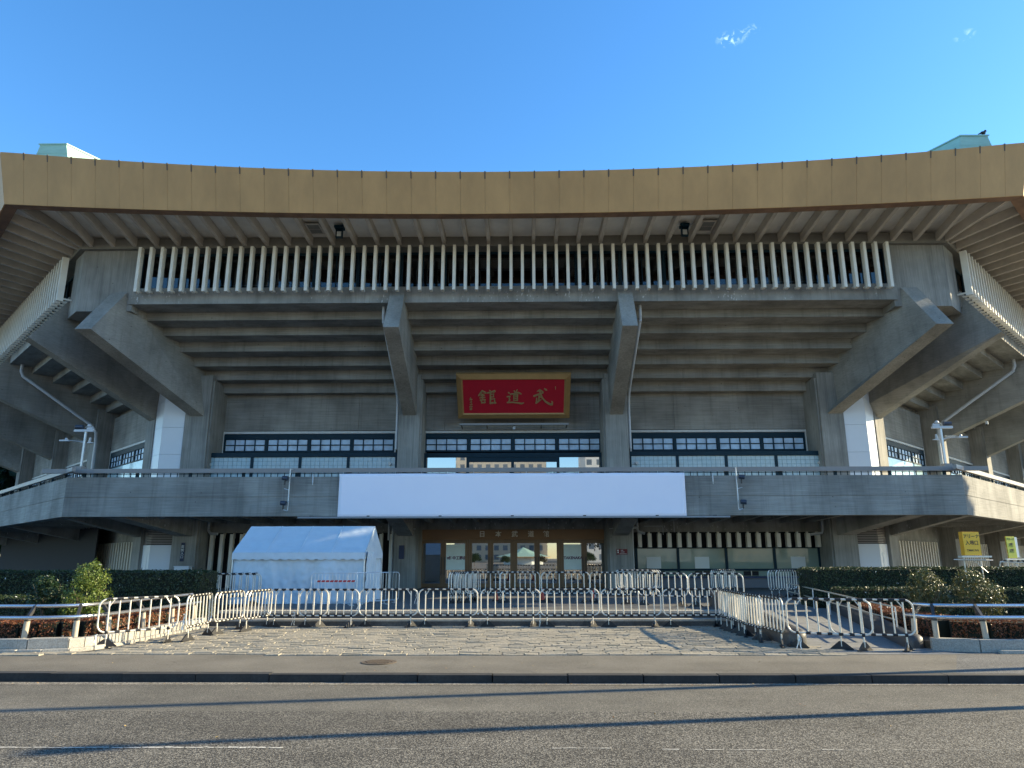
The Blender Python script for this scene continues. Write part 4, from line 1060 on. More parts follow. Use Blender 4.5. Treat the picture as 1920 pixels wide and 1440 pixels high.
# camera masts on the balcony corners
def mast(x, y, sg, lab):
    o = empty('camera_mast', (x, y, 4.68), 0, lab, 'camera mast', 'camera masts on the balcony corners')
    MB().hexa([(-.16, -.2), (.12, -.2), (.2, .0), (.1, .2), (-.1, .2)][::1], -.12, .14).build('base_block', mat('rail_grey_bronze', (.27, .25, .235)), o)
    b = MB(); b.box(-.033, .033, -.033, .033, .14, 1.42); b.build('pole', M_galv, o)
    MB().box(-.42 if sg < 0 else -.3, .3 if sg < 0 else .42, -.06, .06, 1.42, 1.5).build('cross_bar', M_cam, o)
    b = MB(); b.tube([(sg * .38, -.02, 1.60), (sg * .12, -.02, 1.60)], .075, 12); b.build('floodlight', mat('lamp_dark_blue_grey', (.035, .05, .08)), o, smooth=True)
    b = MB(); b.box(-.26, -.04, -.05, .05, 1.51, 1.58) if sg > 0 else b.box(.04, .26, -.05, .05, 1.51, 1.58); b.ball((-sg * .12, -.03, 1.64), .07, 10); b.tube([(-sg * .25, 0, 1.6), (-sg * .02, .03, 1.66), (sg * .05, 0, 1.58)], .012, 6); b.build('camera_head', M_cam, o, smooth=True)
    b = MB(); b.tube([(0, 0, 1.05), (sg * .55, -.05, 1.10)], .014, 6); b.tube([(0, 0, 1.0), (sg * .2, 0, 1.06)], .012, 6); b.build('arm', M_galv, o)
    b = MB(); b.box(sg * .55, sg * .88, -.1, .02, 1.07, 1.12); b.ball((sg * .66, -.04, 1.15), .05, 8); b.build('arm_lamp', M_cam, o)
    b = MB(); b.box(-sg * .12, -sg * .32, -.05, .03, 1.0, 1.03); b.tube([(-sg * .18, 0, 1.04), (-sg * .22, -.05, 1.2)], [.05, .035], 8); b.build('small_floodlight', M_cam, o)
    if sg > 0:
        P = [(sg * (.12 + .38 * t / 60), .035 * math.cos(t * .9), 1.13 + .04 * math.sin(t * .9)) for t in range(61)]
        MB().tube(P, .004, 4).build('coiled_cable', M_paper, o)
mast(-15.50, 25.62, -1, 'grey camera mast with floodlight and side arm on the left balcony corner')
mast(15.42, 25.62, 1, 'grey camera mast with floodlight and coiled cable on the right balcony corner')
# dome cameras on struts
def dome(loc, lab):
    o = empty('dome_camera', loc, 0, lab, 'camera', 'dome cameras under the struts')
    MB().cyl(0, 0, -.04, .1, .07, 12).build('housing', M_cam, o, smooth=True); MB().ball((0, 0, -.05), .065, 12).build('dome', M_ink, o, smooth=True)
def face_pt(x, y, z, k):
    th = R(45 * k); yy = y - YC; return (x * math.cos(th) - yy * math.sin(th), x * math.sin(th) + yy * math.cos(th) + YC, z)
dome(face_pt(12.0, 26.9, 9.62, -1), 'dome camera hanging under the left side wall steps')
dome(face_pt(-4.2, 26.8, 7.9, 1), 'dome camera below the second strut on the right side wall')
# plaques
def plaque(x, z, w_, h_, m, lab, nm='plaque'):
    o = empty(nm, (x, 28.73, z), 0, lab, 'plaque'); MB().box(-w_/2, w_/2, -.012, .015, -h_/2, h_/2).build('plate', m, o); return o
o = plaque(4.27, 1.83, .42, .21, M_plq, 'small dark red notice plate on the column right of the doors')
b = MB(); b.box(-.18, -.13, -.016, -.012, .02, .08); b.box(-.18, -.13, -.016, -.012, -.05, .0); b.build('pictogram', M_paper, o)
text('notice_text', '禁煙', .05, M_paper, o, facing(0, -.014, .05), .001); text('notice_text', '火気厳禁', .04, M_paper, o, facing(.02, -.014, -.01), .001)
MB().box(-.1, .18, -.0155, -.012, -.08, -.068).build('text_line', M_paper, o)
plaque(-4.33, 1.83, .2, .52, M_blue, 'narrow dark blue upright plaque on the column left of the doors')
o = empty('notice_strip', (-12.95, 28.73, 1.85), 0, 'narrow dark upright strip sign on the corner column left of the tent', 'sign')
MB().box(-.07, .07, -.012, .012, -.36, .36).build('plate', M_blue, o); text('notice_text', '南\n側\n入\n口', .13, M_paper, o, facing(0, -.014, .0), .001)
# round lamp under the balcony at left
o = empty('ceiling_lamp', (-13.2, 27.3, 3.2), 0, 'round pale lamp under the balcony at the left corner', 'lamp')
MB().ball((0, 0, -.05), .13, 14, (1, 1, .7)).build('globe', M_bulb, o, smooth=True); MB().cyl(0, 0, -.03, .02, .1, 12).build('base', M_cam, o)
# junction cabinet by the left wall
o = empty('junction_cabinet', (-12.7, 28.4, .44), 0, 'small grey metal cabinet standing by the left corner column', 'cabinet')
MB().box(-.28, .28, -.16, .16, 0, .85).build('body', M_cab, o); MB().box(-.3, .3, -.18, .18, .85, .88).build('lid', M_cab, o); MB().box(.18, .21, -.175, -.16, .4, .5).build('latch', M_bracket, o)
# crow on the right ridge
o = empty('crow', (17.34, 23.62, 16.61), R(10), 'black crow perched on the right roof ridge', 'bird')
b = MB(); b.ball((0, 0, .14), .1, 12, (1.5, .8, .85)); b.ball((.14, 0, .26), .062, 10); b.tube([(.06, 0, .18), (.13, 0, .25)], [.075, .05], 8); b.tube([(-.1, 0, .12), (-.3, 0, .04)], [.05, .02], 6); b.tube([(.18, 0, .265), (.25, 0, .25)], [.02, .004], 6); b.tube([(.02, .03, .08), (.03, .03, 0)], .008, 5); b.tube([(.02, -.03, .08), (.03, -.03, 0)], .008, 5)
b.build('body', M_bird, o, smooth=True); o.scale = (.72, .72, .72)

# ------------------------------------------------------------------ tent
tn = empty('tent', (-5.6, 19.75, .44), 0, 'white canvas event tent with pitched roof standing left of the entrance', 'tent')
T0 = (-5.6, 19.75, .44); tx0, tx1 = -1.76, 1.75
def grid(fn, nu, nv):
    mb = MB()
    for j in range(nv + 1):
        for i in range(nu + 1): mb.v.append(fn(i / nu, j / nv))
    for j in range(nv):
        for i in range(nu): q = j * (nu + 1) + i; mb.f.append([q, q + 1, q + nu + 2, q + nu + 1]); mb.m.append(0)
    return mb
def fold(x, z, a=.03): return a * (mnoise.noise((x * 2.6, z * .35, 1)) * 1.4 + .45 * mnoise.noise((x * 6 + z * 1.4, z * 1.2, 4)) + .22 * mnoise.noise((x * 9, z * 9, 8)))
fr_ = grid(lambda u, v: (tx0 + (tx1 - tx0) * u, -.0 + fold(u * 3.5, v * 1.3, .16) * (1 - .7 * v) , 1.30 * v), 90, 30); c = fr_.build('front_wall', M_tent, tn, smooth=True)
sd_ = grid(lambda u, v: (tx1 + fold(u * 2.4 + 9, v * 1.3, .08) + .06 * (1 - v) * math.sin(u * 30) * .5, 2.35 * u, 1.34 * v), 60, 20); sd_.build('side_wall', M_tent, tn, smooth=True)
sd_ = grid(lambda u, v: (tx0 + fold(u * 2.4 + 3, v * 1.3, .04), 2.35 * u, 1.34 * v), 40, 14); sd_.build('side_wall', M_tent, tn, smooth=True)
grid(lambda u, v: (tx0 + (tx1 - tx0) * u, 2.36 + fold(u * 3.5, v, .03), 1.34 * v), 40, 10).build('rear_wall', M_tent, tn, smooth=True)
RZ = 2.06; 
def sag(u, v): return -.03 * math.sin(math.pi * v) * (abs(math.sin(math.pi * u * 4)) ** .6) + .022 * mnoise.noise((u * 20 + v * 5, v * 3, 2)) * (1 if 0 < v < 1 else .3)
b = grid(lambda u, v: (tx0 - .03 + (tx1 - tx0 + .06) * (u), -.06 + 1.2 * v, 1.32 + (RZ - 1.32) * v + sag(u, v)), 64, 16)
b2 = grid(lambda u, v: (tx0 - .03 + (tx1 - tx0 + .06) * (1 - u), 2.42 - 1.28 * v, 1.32 + (RZ - 1.32) * v + sag(u, v)), 40, 10); b.add(b2.v, b2.f)
b.build('roof', M_tent, tn, smooth=True)
def val(u, v):
    x = tx0 - .03 + (tx1 - tx0 + .06) * u; sc = .035 * abs(math.sin(x * 13.0)); return (x, -.085 + .012 * mnoise.noise((x * 5, v, 3)), 1.32 - (1 - v) * (.16 + sc) + .0)
grid(val, 120, 4).build('valance', M_tent, tn, smooth=True)
b = grid(lambda u, v: (tx1 + .035, -.06 + 2.48 * u, 1.32 - (1 - v) * (.15 + .016 * abs(math.sin(u * 34)))), 60, 3); b.add([(tx1 + .03, -.06, 1.32), (tx1 + .03, 2.42, 1.32), (tx1 + .03, 1.14, RZ)], [[0, 1, 2]])
MB().add([(tx0 - .03, -.06, 1.32), (tx0 - .03, 2.42, 1.32), (tx0 - .03, 1.14, RZ)], [[0, 2, 1]]).build('gable', M_tent, tn)
b.build('gable', M_tent, tn)
for x in (tx0 - .02, tx1 + .02):
    for y in (-.03, 2.38): MB().cyl(x, y, 0, 1.32, .02, 8).build('pole', M_galv, tn)
for i in range(1, 4):
    x = tx0 + (tx1 - tx0) * i / 4; MB().tube([(x, -.062, 1.325), (x, 1.135, RZ + .006)], .011, 5).build('seam', M_tent, tn)

# ------------------------------------------------------------------ crowd barriers
def rrect(w_, z0, z1, r, n=6):
    P = []
    for cx, cz, a0 in ((w_/2 - r, z1 - r, 0), (-w_/2 + r, z1 - r, 90), (-w_/2 + r, z0 + r, 180), (w_/2 - r, z0 + r, 270)):
        for i in range(n + 1): a = R(a0 + 90 * i / n); P.append((cx + r * math.cos(a), 0, cz + r * math.sin(a)))
    return P
def make_barrier():
    o = empty('crowd_barrier', (0, 0, 0), 0, 'x', 'barrier', 'white tube crowd barriers')
    fr = MB(); fr.tube(rrect(1.30, .24, .79, .13), .0145, 8, closed=True)
    for s_ in (-1, 1): fr.tube([(s_ * .50, 0, .66), (s_ * .42, 0, .775)], .009, 6)
    jt = fr; jt.mi = 1
    for i in range(7):
        x = -.5 + i / 6
        bm = MB(); z0 = .0 if i in (0, 6) else .24
        bm.cyl(x, 0, .05 if i in (0, 6) else .24, .79, .0135 if i in (0, 6) else .0125, 8); bm.build('bar', M_alu, o, smooth=True)
        jt.tube([(x - .046, 0, .79), (x + .046, 0, .79)], .022, 8); jt.tube([(x, 0, .755), (x, 0, .79)], .019, 8)
        if i in (0, 6): jt.ball((x, 0, .24), .034, 8)
        else: jt.tube([(x - .036, 0, .24), (x + .036, 0, .24)], .022, 8); jt.tube([(x, 0, .24), (x, 0, .265)], .019, 8)
    fr.build('frame', [M_alu, M_blk], o, smooth=True)
    for s_ in (-1, 1):
        an = R(35 * s_ + 20); ca, sa = math.cos(an), math.sin(an); ft = MB()
        for dy in (0,):
            pr = [(-.17, 0), (.17, 0), (.17, .015), (.03, .13), (-.03, .13), (-.17, .015)]; t_ = .013
            n = len(pr); A = [(s_ * .5 + u * ca - t_ * -sa, u * sa + t_ * ca, z) for u, z in pr]; B = [(s_ * .5 + u * ca + t_ * -sa, u * sa - t_ * ca, z) for u, z in pr]
            ft.add(B + A, [list(range(n)), list(range(n, 2 * n))[::-1]] + [[i, n + i, n + (i + 1) % n, (i + 1) % n] for i in range(n)])
        ft.hexa([(s_ * .5 + u * ca - v * sa, u * sa + v * ca) for u, v in ((-.17, -.035), (.17, -.035), (.17, .035), (-.17, .035))], 0, .012)
        ft.build('foot', M_blk, o)
    return o
bar0 = make_barrier(); used = [False]
def barrier(x, y, z, deg, label, group='white tube crowd barriers', tilt=0):
    if not used[0]: o = bar0; used[0] = True
    else: o = copy_tree(bar0)
    o.location = (x, y, z); o.rotation_euler = (R(tilt + random.uniform(-1.6, 1.6)), R(random.uniform(-.5, .5)), R(deg + random.uniform(-.8, .8))); o['label'] = label; o['group'] = group; return o
ORD = ['first', 'second', 'third', 'fourth', 'fifth', 'sixth', 'seventh', 'eighth']
for i, (x, y, d) in enumerate([(-4.55, 16.42, 1), (-3.85, 16.36, -1), (-2.56, 16.48, -1.5), (-1.25, 16.5, 1), (.125, 16.5, 0), (1.43, 16.46, .5), (2.77, 16.42, -1), (4.12, 16.46, 1)]):
    barrier(x, y, .15, d, 'white tube barrier, %s from the left in the front row before the steps' % ORD[i], 'barriers in the front row before the steps')
for i, (x, y, d) in enumerate([(-6.36, 13.18, 41), (-5.76, 14.25, 93), (-5.64, 15.4, 86), (-5.28, 16.0, 85)]):
    barrier(x, y, .15, d, 'white tube barrier, %s from the road in the left side row by the planter' % ORD[i], 'barriers in the left side row')
for i, (x, y, d) in enumerate([(4.76, 13.36, 92), (4.66, 14.1, 90), (4.70, 14.55, 91), (4.66, 15.0, 89), (4.72, 15.45, 91), (4.70, 15.95, 89)]):
    barrier(x, y, .15, d, 'white tube barrier, %s from the road in the crowded right side row' % ORD[i], 'barriers in the right side row')
barrier(5.48, 12.58, .145, -23, 'white tube barrier across the ramp, nearer the rounded granite wall end', 'barriers across the foot of the ramp')
barrier(6.13, 12.45, .145, -12, 'white tube barrier across the ramp, nearer the red hedge kerb', 'barriers across the foot of the ramp')
for x, y, d, s_ in [(-.62, 20.35, 35, 'first'), (.33, 20.35, 33, 'second'), (1.56, 20.15, 0, 'third'), (2.72, 19.72, -40, 'fourth'), (3.92, 18.88, -30, 'fifth'), (5.14, 18.35, -14, 'sixth')]:
    barrier(x, y, .44, d, 'white tube barrier, %s from the left in the upper row before the doors' % s_, 'barriers in the upper row before the doors')
for i, (x, y, d) in enumerate([(-1.32, 20.3, 68), (-1.24, 20.35, 68), (-1.16, 20.4, 68), (-1.08, 20.45, 68)]):
    barrier(x, y, .44, d, 'folded-together white barrier in the pile before the doors, seen end on', 'pile of barriers before the doors')
for i in range(4):
    barrier(3.9 + i * .09, 23.2 + i * .1, .44, 12, 'white barrier leaning in the stack by the right doors column', 'stack of barriers by the right doors column')
for i in range(2):
    barrier(6.6 + i * .3, 23.6, .44, 55, 'white barrier in the stack in front of the ticket counter', 'stack of barriers before the ticket counter')
for i in range(2):
    barrier(8.15 + i * .25, 22.6 + i * .1, .44, 44, 'white barrier in the stack by the top of the ramp', 'stack of barriers at the ramp top')
for i in range(2):
    barrier(-6.95, 18.75 + i * .14, .44, 8, 'white barrier %s the tent corner beside the dark hedge' % ('standing before', 'tucked close to')[i], 'barriers by the tent corner')
# thin wire fences with a striped board by the tent
def thin_fence(x, y, z, deg, lab, w_=1.15):
    o = empty('wire_barrier', (x, y, z), R(deg), lab, 'barrier', 'thin wire barriers by the tent')
    b = MB(); b.tube(rrect(w_, .08, .80, .08), .009, 6, closed=True); b.build('frame', M_galv, o)
    n = 13
    b = MB()
    for i in range(1, n): xx = -w_/2 + w_ * i / n; b.cyl(xx, 0, .08, .80, .004, 5)
    b.build('wires', M_galv, o)
    b = MB(); b.box(-w_/2 + .1, -w_/2 + .13, -.18, .18, 0, .02); b.box(w_/2 - .13, w_/2 - .1, -.18, .18, 0, .02); b.cyl(-w_/2 + .115, 0, 0, .1, .01, 6); b.cyl(w_/2 - .115, 0, 0, .1, .01, 6); b.build('feet', M_galv, o); return o
o = thin_fence(-4.42, 18.95, .44, 4, 'thin wire barrier with a red striped rail before the tent')
b = MB(); b.box(-.45, .55, -.03, -.018, .575, .625); b.build('striped_rail', M_paper, o)
b = MB(); 
for i in range(9): b.add([(-.43 + i * .108, -.034, .577), (-.345 + i * .108, -.034, .577), (-.325 + i * .108, -.034, .623), (-.41 + i * .108, -.034, .623)], [[0, 1, 2, 3]])
b.build('red_stripes', mat('stripe_red', (.5, .02, .02), .5), o)
thin_fence(-3.62, 19.35, .44, 35, 'thin wire barrier at the tent corner, nearest the tent'); thin_fence(-3.45, 19.8, .44, 28, 'thin wire barrier behind the other two at the tent corner')
# orange-red traffic bollards seen through the upper barriers
for x, y, lb in ((-.35, 20.9, 'left'), (.95, 20.9, 'middle'), (2.35, 20.7, 'right')):
    o = empty('marker_cone', (x, y, .44), 0, 'small orange-red cone behind the upper barrier row, %s of three' % lb, 'cone', 'cones behind the upper barriers')
    MB().cyl(0, 0, .03, .34, .07, 12, .02).build('body', mat('cone_red', (.5, .05, .02), .5), o, smooth=True); MB().box(-.1, .1, -.1, .1, 0, .03).build('base', M_blk, o)

# ------------------------------------------------------------------ guard rails round the beds, ramp handrail
def guardrail(posts, path_low, path_up, lab):
    o = empty('guard_rail', (posts[0][0], posts[0][1], .26), 0, lab, 'guard rail', 'guard rails round the planting beds'); of = (posts[0][0], posts[0][1], .26)
    for (x, y, nx, ny) in posts:
        MB().tube([(x, y, .2), (x + nx * .03, y + ny * .03, .60)], .045, 14).build('post', M_bpost, o, smooth=True, off=of)
        b = MB(); b.tube([(x + nx * .03, y + ny * .03, .60), (x + nx * .03, y + ny * .03, .65)], .05, 14)
        a = Vector((x + nx * .02, y + ny * .02, .64)); c = Vector((x + nx * .2, y + ny * .2, .84)); t = Vector((-ny, nx, 0)) * .022
        up_ = Vector((nx, ny, 1)).normalized().cross(t).normalized() * .03
        vs = [a - t - up_, a + t - up_, a + t + up_, a - t + up_, c - t - up_, c + t - up_, c + t + up_, c - t + up_]
        b.add(vs, [[3, 2, 1, 0], [4, 5, 6, 7], [0, 1, 5, 4], [1, 2, 6, 5], [2, 3, 7, 6], [3, 0, 4, 7]]); b.build('bracket', M_bracket, o, off=of)
    MB().tube(path_low, .030, 12).build('lower_rail', M_stain, o, smooth=True, off=of); MB().tube(path_up, .030, 12).build('upper_rail', M_stain, o, smooth=True, off=of)
lp = [(-12.3, 12.4, 0, 1), (-11.2, 12.4, 0, 1), (-10.1, 12.4, 0, 1), (-9.0, 12.4, 0, 1), (-7.87, 12.42, 0, 1), (-7.12, 12.58, -.35, .93), (-6.98, 13.35, -1, .1), (-6.9, 14.4, -1, .05), (-6.86, 15.5, -1, 0), (-6.85, 16.5, -1, 0)]
pl = [(-13, 12.36, .66), (-7.9, 12.36, .66), (-7.5, 12.40, .66), (-7.15, 12.55, .66), (-6.99, 12.85, .66), (-6.94, 13.35, .66), (-6.88, 14.4, .66), (-6.83, 16.7, .66)]
pu = [(-13, 12.60, .83), (-7.95, 12.60, .83), (-7.6, 12.64, .83), (-7.3, 12.78, .83), (-7.18, 13.0, .83), (-7.14, 13.4, .83), (-7.08, 14.4, .83), (-7.04, 16.7, .83)]
guardrail(lp, pl, pu, 'two-tube guard rail on beige posts round the left planting bed')
rp_ = [(7.05, 12.95, 1, .3), (7.18, 12.5, .4, .9), (7.9, 12.36, 0, 1), (8.9, 12.36, 0, 1), (10, 12.36, 0, 1), (11.1, 12.36, 0, 1), (12.2, 12.36, 0, 1)]
guardrail(rp_, [(6.96, 13.0, .66), (7.08, 12.55, .66), (7.4, 12.36, .66), (7.9, 12.32, .66), (13, 12.32, .66)], [(7.15, 13.05, .83), (7.25, 12.74, .83), (7.5, 12.60, .83), (7.95, 12.56, .83), (13, 12.56, .83)], 'two-tube guard rail on beige posts round the right planting bed')
hr = empty('handrail', (7.0, 13.0, .2), 0, 'steel handrail with two rails sloping down beside the ramp', 'handrail'); of = (7.0, 13.0, .2)
HA, HB = Vector((7.1, 13.6, .44)), Vector((7.95, 21.4, .60))
MB().tube([HA + Vector((0, 0, .30)), HB + Vector((0, 0, .30))], .016, 10).build('upper_rail', M_bpost, hr, smooth=True, off=of)
MB().tube([HA + Vector((0, 0, .08)), HB + Vector((0, 0, .08))], .013, 10).build('lower_rail', M_bpost, hr, smooth=True, off=of)
for i in range(7):
    q = HA.lerp(HB, i / 6); MB().cyl(q.x, q.y, q.z - .2, q.z + .30, .014, 10).build('post', M_galv, hr, smooth=True, off=of)

# ------------------------------------------------------------------ hedges, shrubs, trees
def leaf(mb, c, s_, nrm=None, asp=.55):
    if nrm is None: nrm = Vector((random.gauss(0, 1), random.gauss(0, 1), random.gauss(0, 1))).normalized()
    else: nrm = (nrm + Vector((random.gauss(0, .55), random.gauss(0, .55), random.gauss(0, .55)))).normalized()
    a = nrm.orthogonal().normalized(); ang = random.uniform(0, 6.28); t = a * math.cos(ang) + nrm.cross(a) * math.sin(ang); b = nrm.cross(t)
    t *= s_ / 2; b *= s_ * asp / 2; k = nrm * s_ * .08
    i = len(mb.v); mb.v += [tuple(c - t), tuple(c - b * .9 + k), tuple(c + t), tuple(c + b * .9 + k)]; mb.f.append([i, i + 1, i + 2, i + 3]); mb.m.append(mb.mi)
def hedge(path, wd, z0, z1, m, lab, dens=900, ls=.045, rough=.03, name='hedge', col_core=None):
    """path: centre line; clipped box section"""
    P = along(path, .25); o = empty(name, (P[0].x, P[0].y, z0), 0, lab, 'hedge'); of = (P[0].x, P[0].y, z0)
    core = MB(); lf = MB()
    for a, b in zip(P, P[1:]):
        t = (b - a).normalized(); nn = Vector((-t.y, t.x, 0)); ln = (b - a).length; e = .035
        q = [a - nn * (wd/2 - e), b - nn * (wd/2 - e) , b + nn * (wd/2 - e), a + nn * (wd/2 - e)]
        core.hexa([(v.x, v.y) for v in q], z0, z1 - e)
        def scat(area, fn, nrm):
            for _ in range(int(area * dens)):
                c = fn(random.random(), random.random()); d = rough * mnoise.noise((c.x * 4, c.y * 4, c.z * 4)) * 1.5 + random.uniform(-.03, .018)
                leaf(lf, c + nrm * d, ls * random.uniform(.7, 1.3), nrm)
        H_ = z1 - z0
        scat(ln * wd, lambda u, v: a + t * (ln * u) + nn * (wd * (v - .5)) + Vector((0, 0, z1)), Vector((0, 0, 1)))
        for sg in (-1, 1): scat(ln * H_, lambda u, v: a + t * (ln * u) + nn * (sg * wd/2) + Vector((0, 0, z0 + H_ * v)), nn * sg)
    for c0, t in ((P[0], (P[0] - P[1]).normalized()), (P[-1], (P[-1] - P[-2]).normalized())):
        nn = Vector((-t.y, t.x, 0))
        for _ in range(int(wd * (z1 - z0) * dens)):
            v_, u_ = random.random(), random.random()
            leaf(lf, c0 + nn * (wd * (v_ - .5)) + Vector((0, 0, z0 + (z1 - z0) * u_)) + t * random.uniform(-.03, .03), ls * random.uniform(.7, 1.3), t)
    core.build('twigs', M_hcore, o, off=of); lf.build('foliage', m, o, off=of); return o
hedge([(-17, 17.9), (-7.2, 17.9)], 1.0, .25, 1.31, M_hedge, 'tall clipped dark green hedge behind the left planting bed', 1300, .05)
hedge([(-17, 16.3), (-9.4, 16.3)], .8, .25, .80, M_hedge, 'low dark green hedge in front of the tall left hedge', 1300, .05)
hedge([(7.75, 19.4), (18, 19.4)], 1.0, .25, 1.34, M_hedge, 'tall clipped green hedge with sunlit top in the right planting bed', 1300, .05)
hedge([(7.9, 17.9), (18, 17.4)], .8, .25, .90, M_hedge, 'middle green hedge in front of the tall right hedge', 1300, .05)
hedge([(-15.5, 12.98), (-8.1, 12.98), (-7.6, 13.15), (-7.42, 13.6), (-7.3, 14.6), (-7.22, 16.5)], .55, .24, .57, M_redh, 'low rust-red azalea hedge along the left planter kerb', 1900, .04, name='azalea_hedge')
hedge([(15.5, 12.95), (8.3, 12.95), (7.75, 13.2), (7.75, 14.2), (8.4, 17.6)], .55, .24, .58, M_redh, 'low rust-red azalea hedge along the right planter kerb and the ramp', 1900, .04, name='azalea_hedge')
def shrub(x, y, z0, blobs, m, lab, n=2600, ls=.055, trunk_h=.45, stems=3):
    o = empty('shrub', (x, y, z0), 0, lab, 'shrub', 'leafy shrubs in the planting beds'); tr = MB()
    for i in range(stems):
        a = 6.28 * i / stems + .4; dx, dy = .05 * math.cos(a), .05 * math.sin(a)
        tr.tube([(dx * .5, dy * .5, 0), (dx * 1.5, dy * 1.5, trunk_h * .6), (dx * 4, dy * 4, trunk_h * 1.4)], [.018, .014, .006], 6)
        for j in range(3):
            b_ = a + random.uniform(-1, 1); tr.tube([(dx * 2, dy * 2, trunk_h * .8), (dx * 2 + .22 * math.cos(b_), dy * 2 + .22 * math.sin(b_), trunk_h * 1.5 + .1 * j)], [.008, .003], 5)
    tr.build('trunk', M_bark, o)
    lf = MB(); tot = sum(b[3] ** 2 for b in blobs)
    for bx, by, bz, br, sq in blobs:
        k = int(n * br ** 2 / tot); made = 0
        while made < k:
            d = Vector((random.gauss(0, 1), random.gauss(0, 1), random.gauss(0, 1))).normalized(); rr = br * (.45 + .6 * random.random() ** .6)
            rr *= 1 + .38 * mnoise.noise((d.x * 2.1 + bx * 3, d.y * 2.1, d.z * 2.1 + bz))
            c = Vector((bx + d.x * rr, by + d.y * rr, bz + d.z * rr * sq))
            if mnoise.noise((c.x * 6, c.y * 6, c.z * 6 + x)) < -.22: made += .35; continue
            leaf(lf, c, ls * random.uniform(.6, 1.35), d * .6 + Vector((0, 0, .5))); made += 1
    lf.build('crown', m, o); return o
shrub(-8.88, 14.45, .26, [(0, 0, .62, .32, .95), (-.12, .05, .85, .22, .9), (.18, 0, .45, .22, .9)], M_dk, 'dark green shrub on thin stems, the left one behind the left guard rail', 3600, .055)
shrub(-8.02, 14.3, .26, [(0, 0, .62, .38, 1.15), (.05, 0, 1.02, .30, .9), (.1, .0, .30, .28, .8), (-.22, 0, .45, .25, .9)], M_lit, 'sunlit yellow-green shrub with orange tips, the right one behind the left guard rail', 6500, .05)
shrub(8.28, 14.6, .26, [(0, 0, .78, .40, .8), (-.25, 0, .62, .28, .9), (.22, 0, .5, .3, .8), (-.08, 0, 1.0, .26, .7)], M_sil, 'glossy green shrub with orange top leaves behind the right guard rail', 3800, .055).scale = (.86, .86, .95)
shrub(9.18, 14.6, .26, [(0, 0, .72, .46, .8), (.3, 0, .5, .3, .8), (-.1, 0, .98, .3, .7), (.38, 0, .72, .24, .7)], M_sil, 'glossy green shrub on one pale trunk, furthest right behind the right guard rail', 4200, .055, stems=2).scale = (.84, .84, .95)

def tree(x, y, h, cr, lab, m, n=5000, ls=.4, grp='trees across the road', cb=.3, seed=1, tp=.55):
    random.seed(seed); o = empty('tree', (x, y, 0), random.uniform(0, 6), lab, 'tree', grp); tr = MB()
    tr.tube([(0, 0, -.1), (.1, 0, h * .25), (-.1, .1, h * .55), (0, 0, h * .92)], [h * .022, h * .017, h * .011, .02], 8); tips = []
    for i in range(16):
        a = i * 2.4; z = h * (cb + (.6 * i / 16)); L_ = cr * (1 - tp * i / 16); p1 = Vector((math.cos(a) * L_, math.sin(a) * L_, z + L_ * .35)); tr.tube([(0, 0, z), p1 * .5 + Vector((0, 0, z * .5)), p1], [h * .008, h * .005, .01], 5); tips.append(p1)
    tr.build('trunk', M_bark, o); lf = MB()
    cl = []
    for q in tips: cl += [(q, cr * .34), (q * .62 + Vector((0, 0, q.z * .38 + .3)), cr * .36)]
    cl.append((Vector((0, 0, h * .93)), cr * .4))
    for i in range(n):
        q, r_ = cl[i % len(cl)]; d = Vector((random.gauss(0, 1), random.gauss(0, 1), random.gauss(0, 1) * .8)).normalized() * r_ * random.random() ** .4; leaf(lf, q + d, ls * random.uniform(.6, 1.3), None, .8)
    lf.build('crown', m, o); return o
# unseen trees added at right to cast shade on platform and tent
tree(33.5, 26.55, 33, 1.62, 'tall slender evergreen added out of view to shade the platform', M_dk, 22000, .72, 'added shade trees out of view', .33, 3, .1)
tree(46.5, 29.75, 38, 1.25, 'tall evergreen added out of view to shade the tent, farthest of three', M_dk, 16000, .72, 'added shade trees out of view', .33, 5, .1)
tree(39.5, 27.65, 36, 1.62, 'tall evergreen added out of view for shade, behind the slender one', M_dk, 22000, .72, 'added shade trees out of view', .33, 4, .1)
# what the glass reflects: trees, a pavilion and office blocks across the road
t0 = tree(-13.5, -38, 9, 4.6, 'broad dark tree across the road opposite the tent', M_dk, 5200, .5, seed=11)
t1 = tree(14.5, -42, 8, 4.4, 'broad brownish tree across the road opposite the doors', leafmat('brown_leaf', [(.06, .045, .025), (.09, .07, .04), (.05, .06, .025)], .2), 4200, .4, seed=12)
lab_ = ['beside the tent side tree', 'low left of the pavilion', 'by the far gate', 'lowest one before the pavilion', 'low right before the pavilion', 'low and dark right of the pavilion', 'low at the far left lawn', 'low at the far right lawn']
for i, (x, y, s_) in enumerate([(-30, -42, 1.1), (-9, -84, .27), (27, -40, 1.0), (-3, -88, .22), (4, -86, .25), (9.5, -84, .34), (-14, -90, .36), (14, -92, .30)]):
    c = copy_tree(t0 if i % 2 else t1); c.location = (x, y, 0); c.scale = (s_, s_, s_ * .9); c.rotation_euler.z = i * 1.7; c['label'] = 'broad tree across the road %s' % lab_[i]
for i, (x, y, s_, l_) in enumerate([(-45, 61, 1.5, 'nearest, beyond the left end of the hall'), (-56, 78, 1.7, 'middle one beyond the left end of the hall'), (-70, 92, 2.0, 'farthest beyond the left end of the hall'),
                                (46, 64, 1.5, 'nearest, beyond the right end of the hall'), (56, 79, 1.8, 'middle one beyond the right end of the hall'), (80, 96, 2.0, 'farthest beyond the right end of the hall')]):
    c = copy_tree(t0); c.location = (x, y, -2.7 * s_); c.scale = (s_, s_, s_); c.rotation_euler.z = i * 1.1; c['label'] = 'broad dark tree, ' + l_; c['group'] = 'trees beyond the hall'
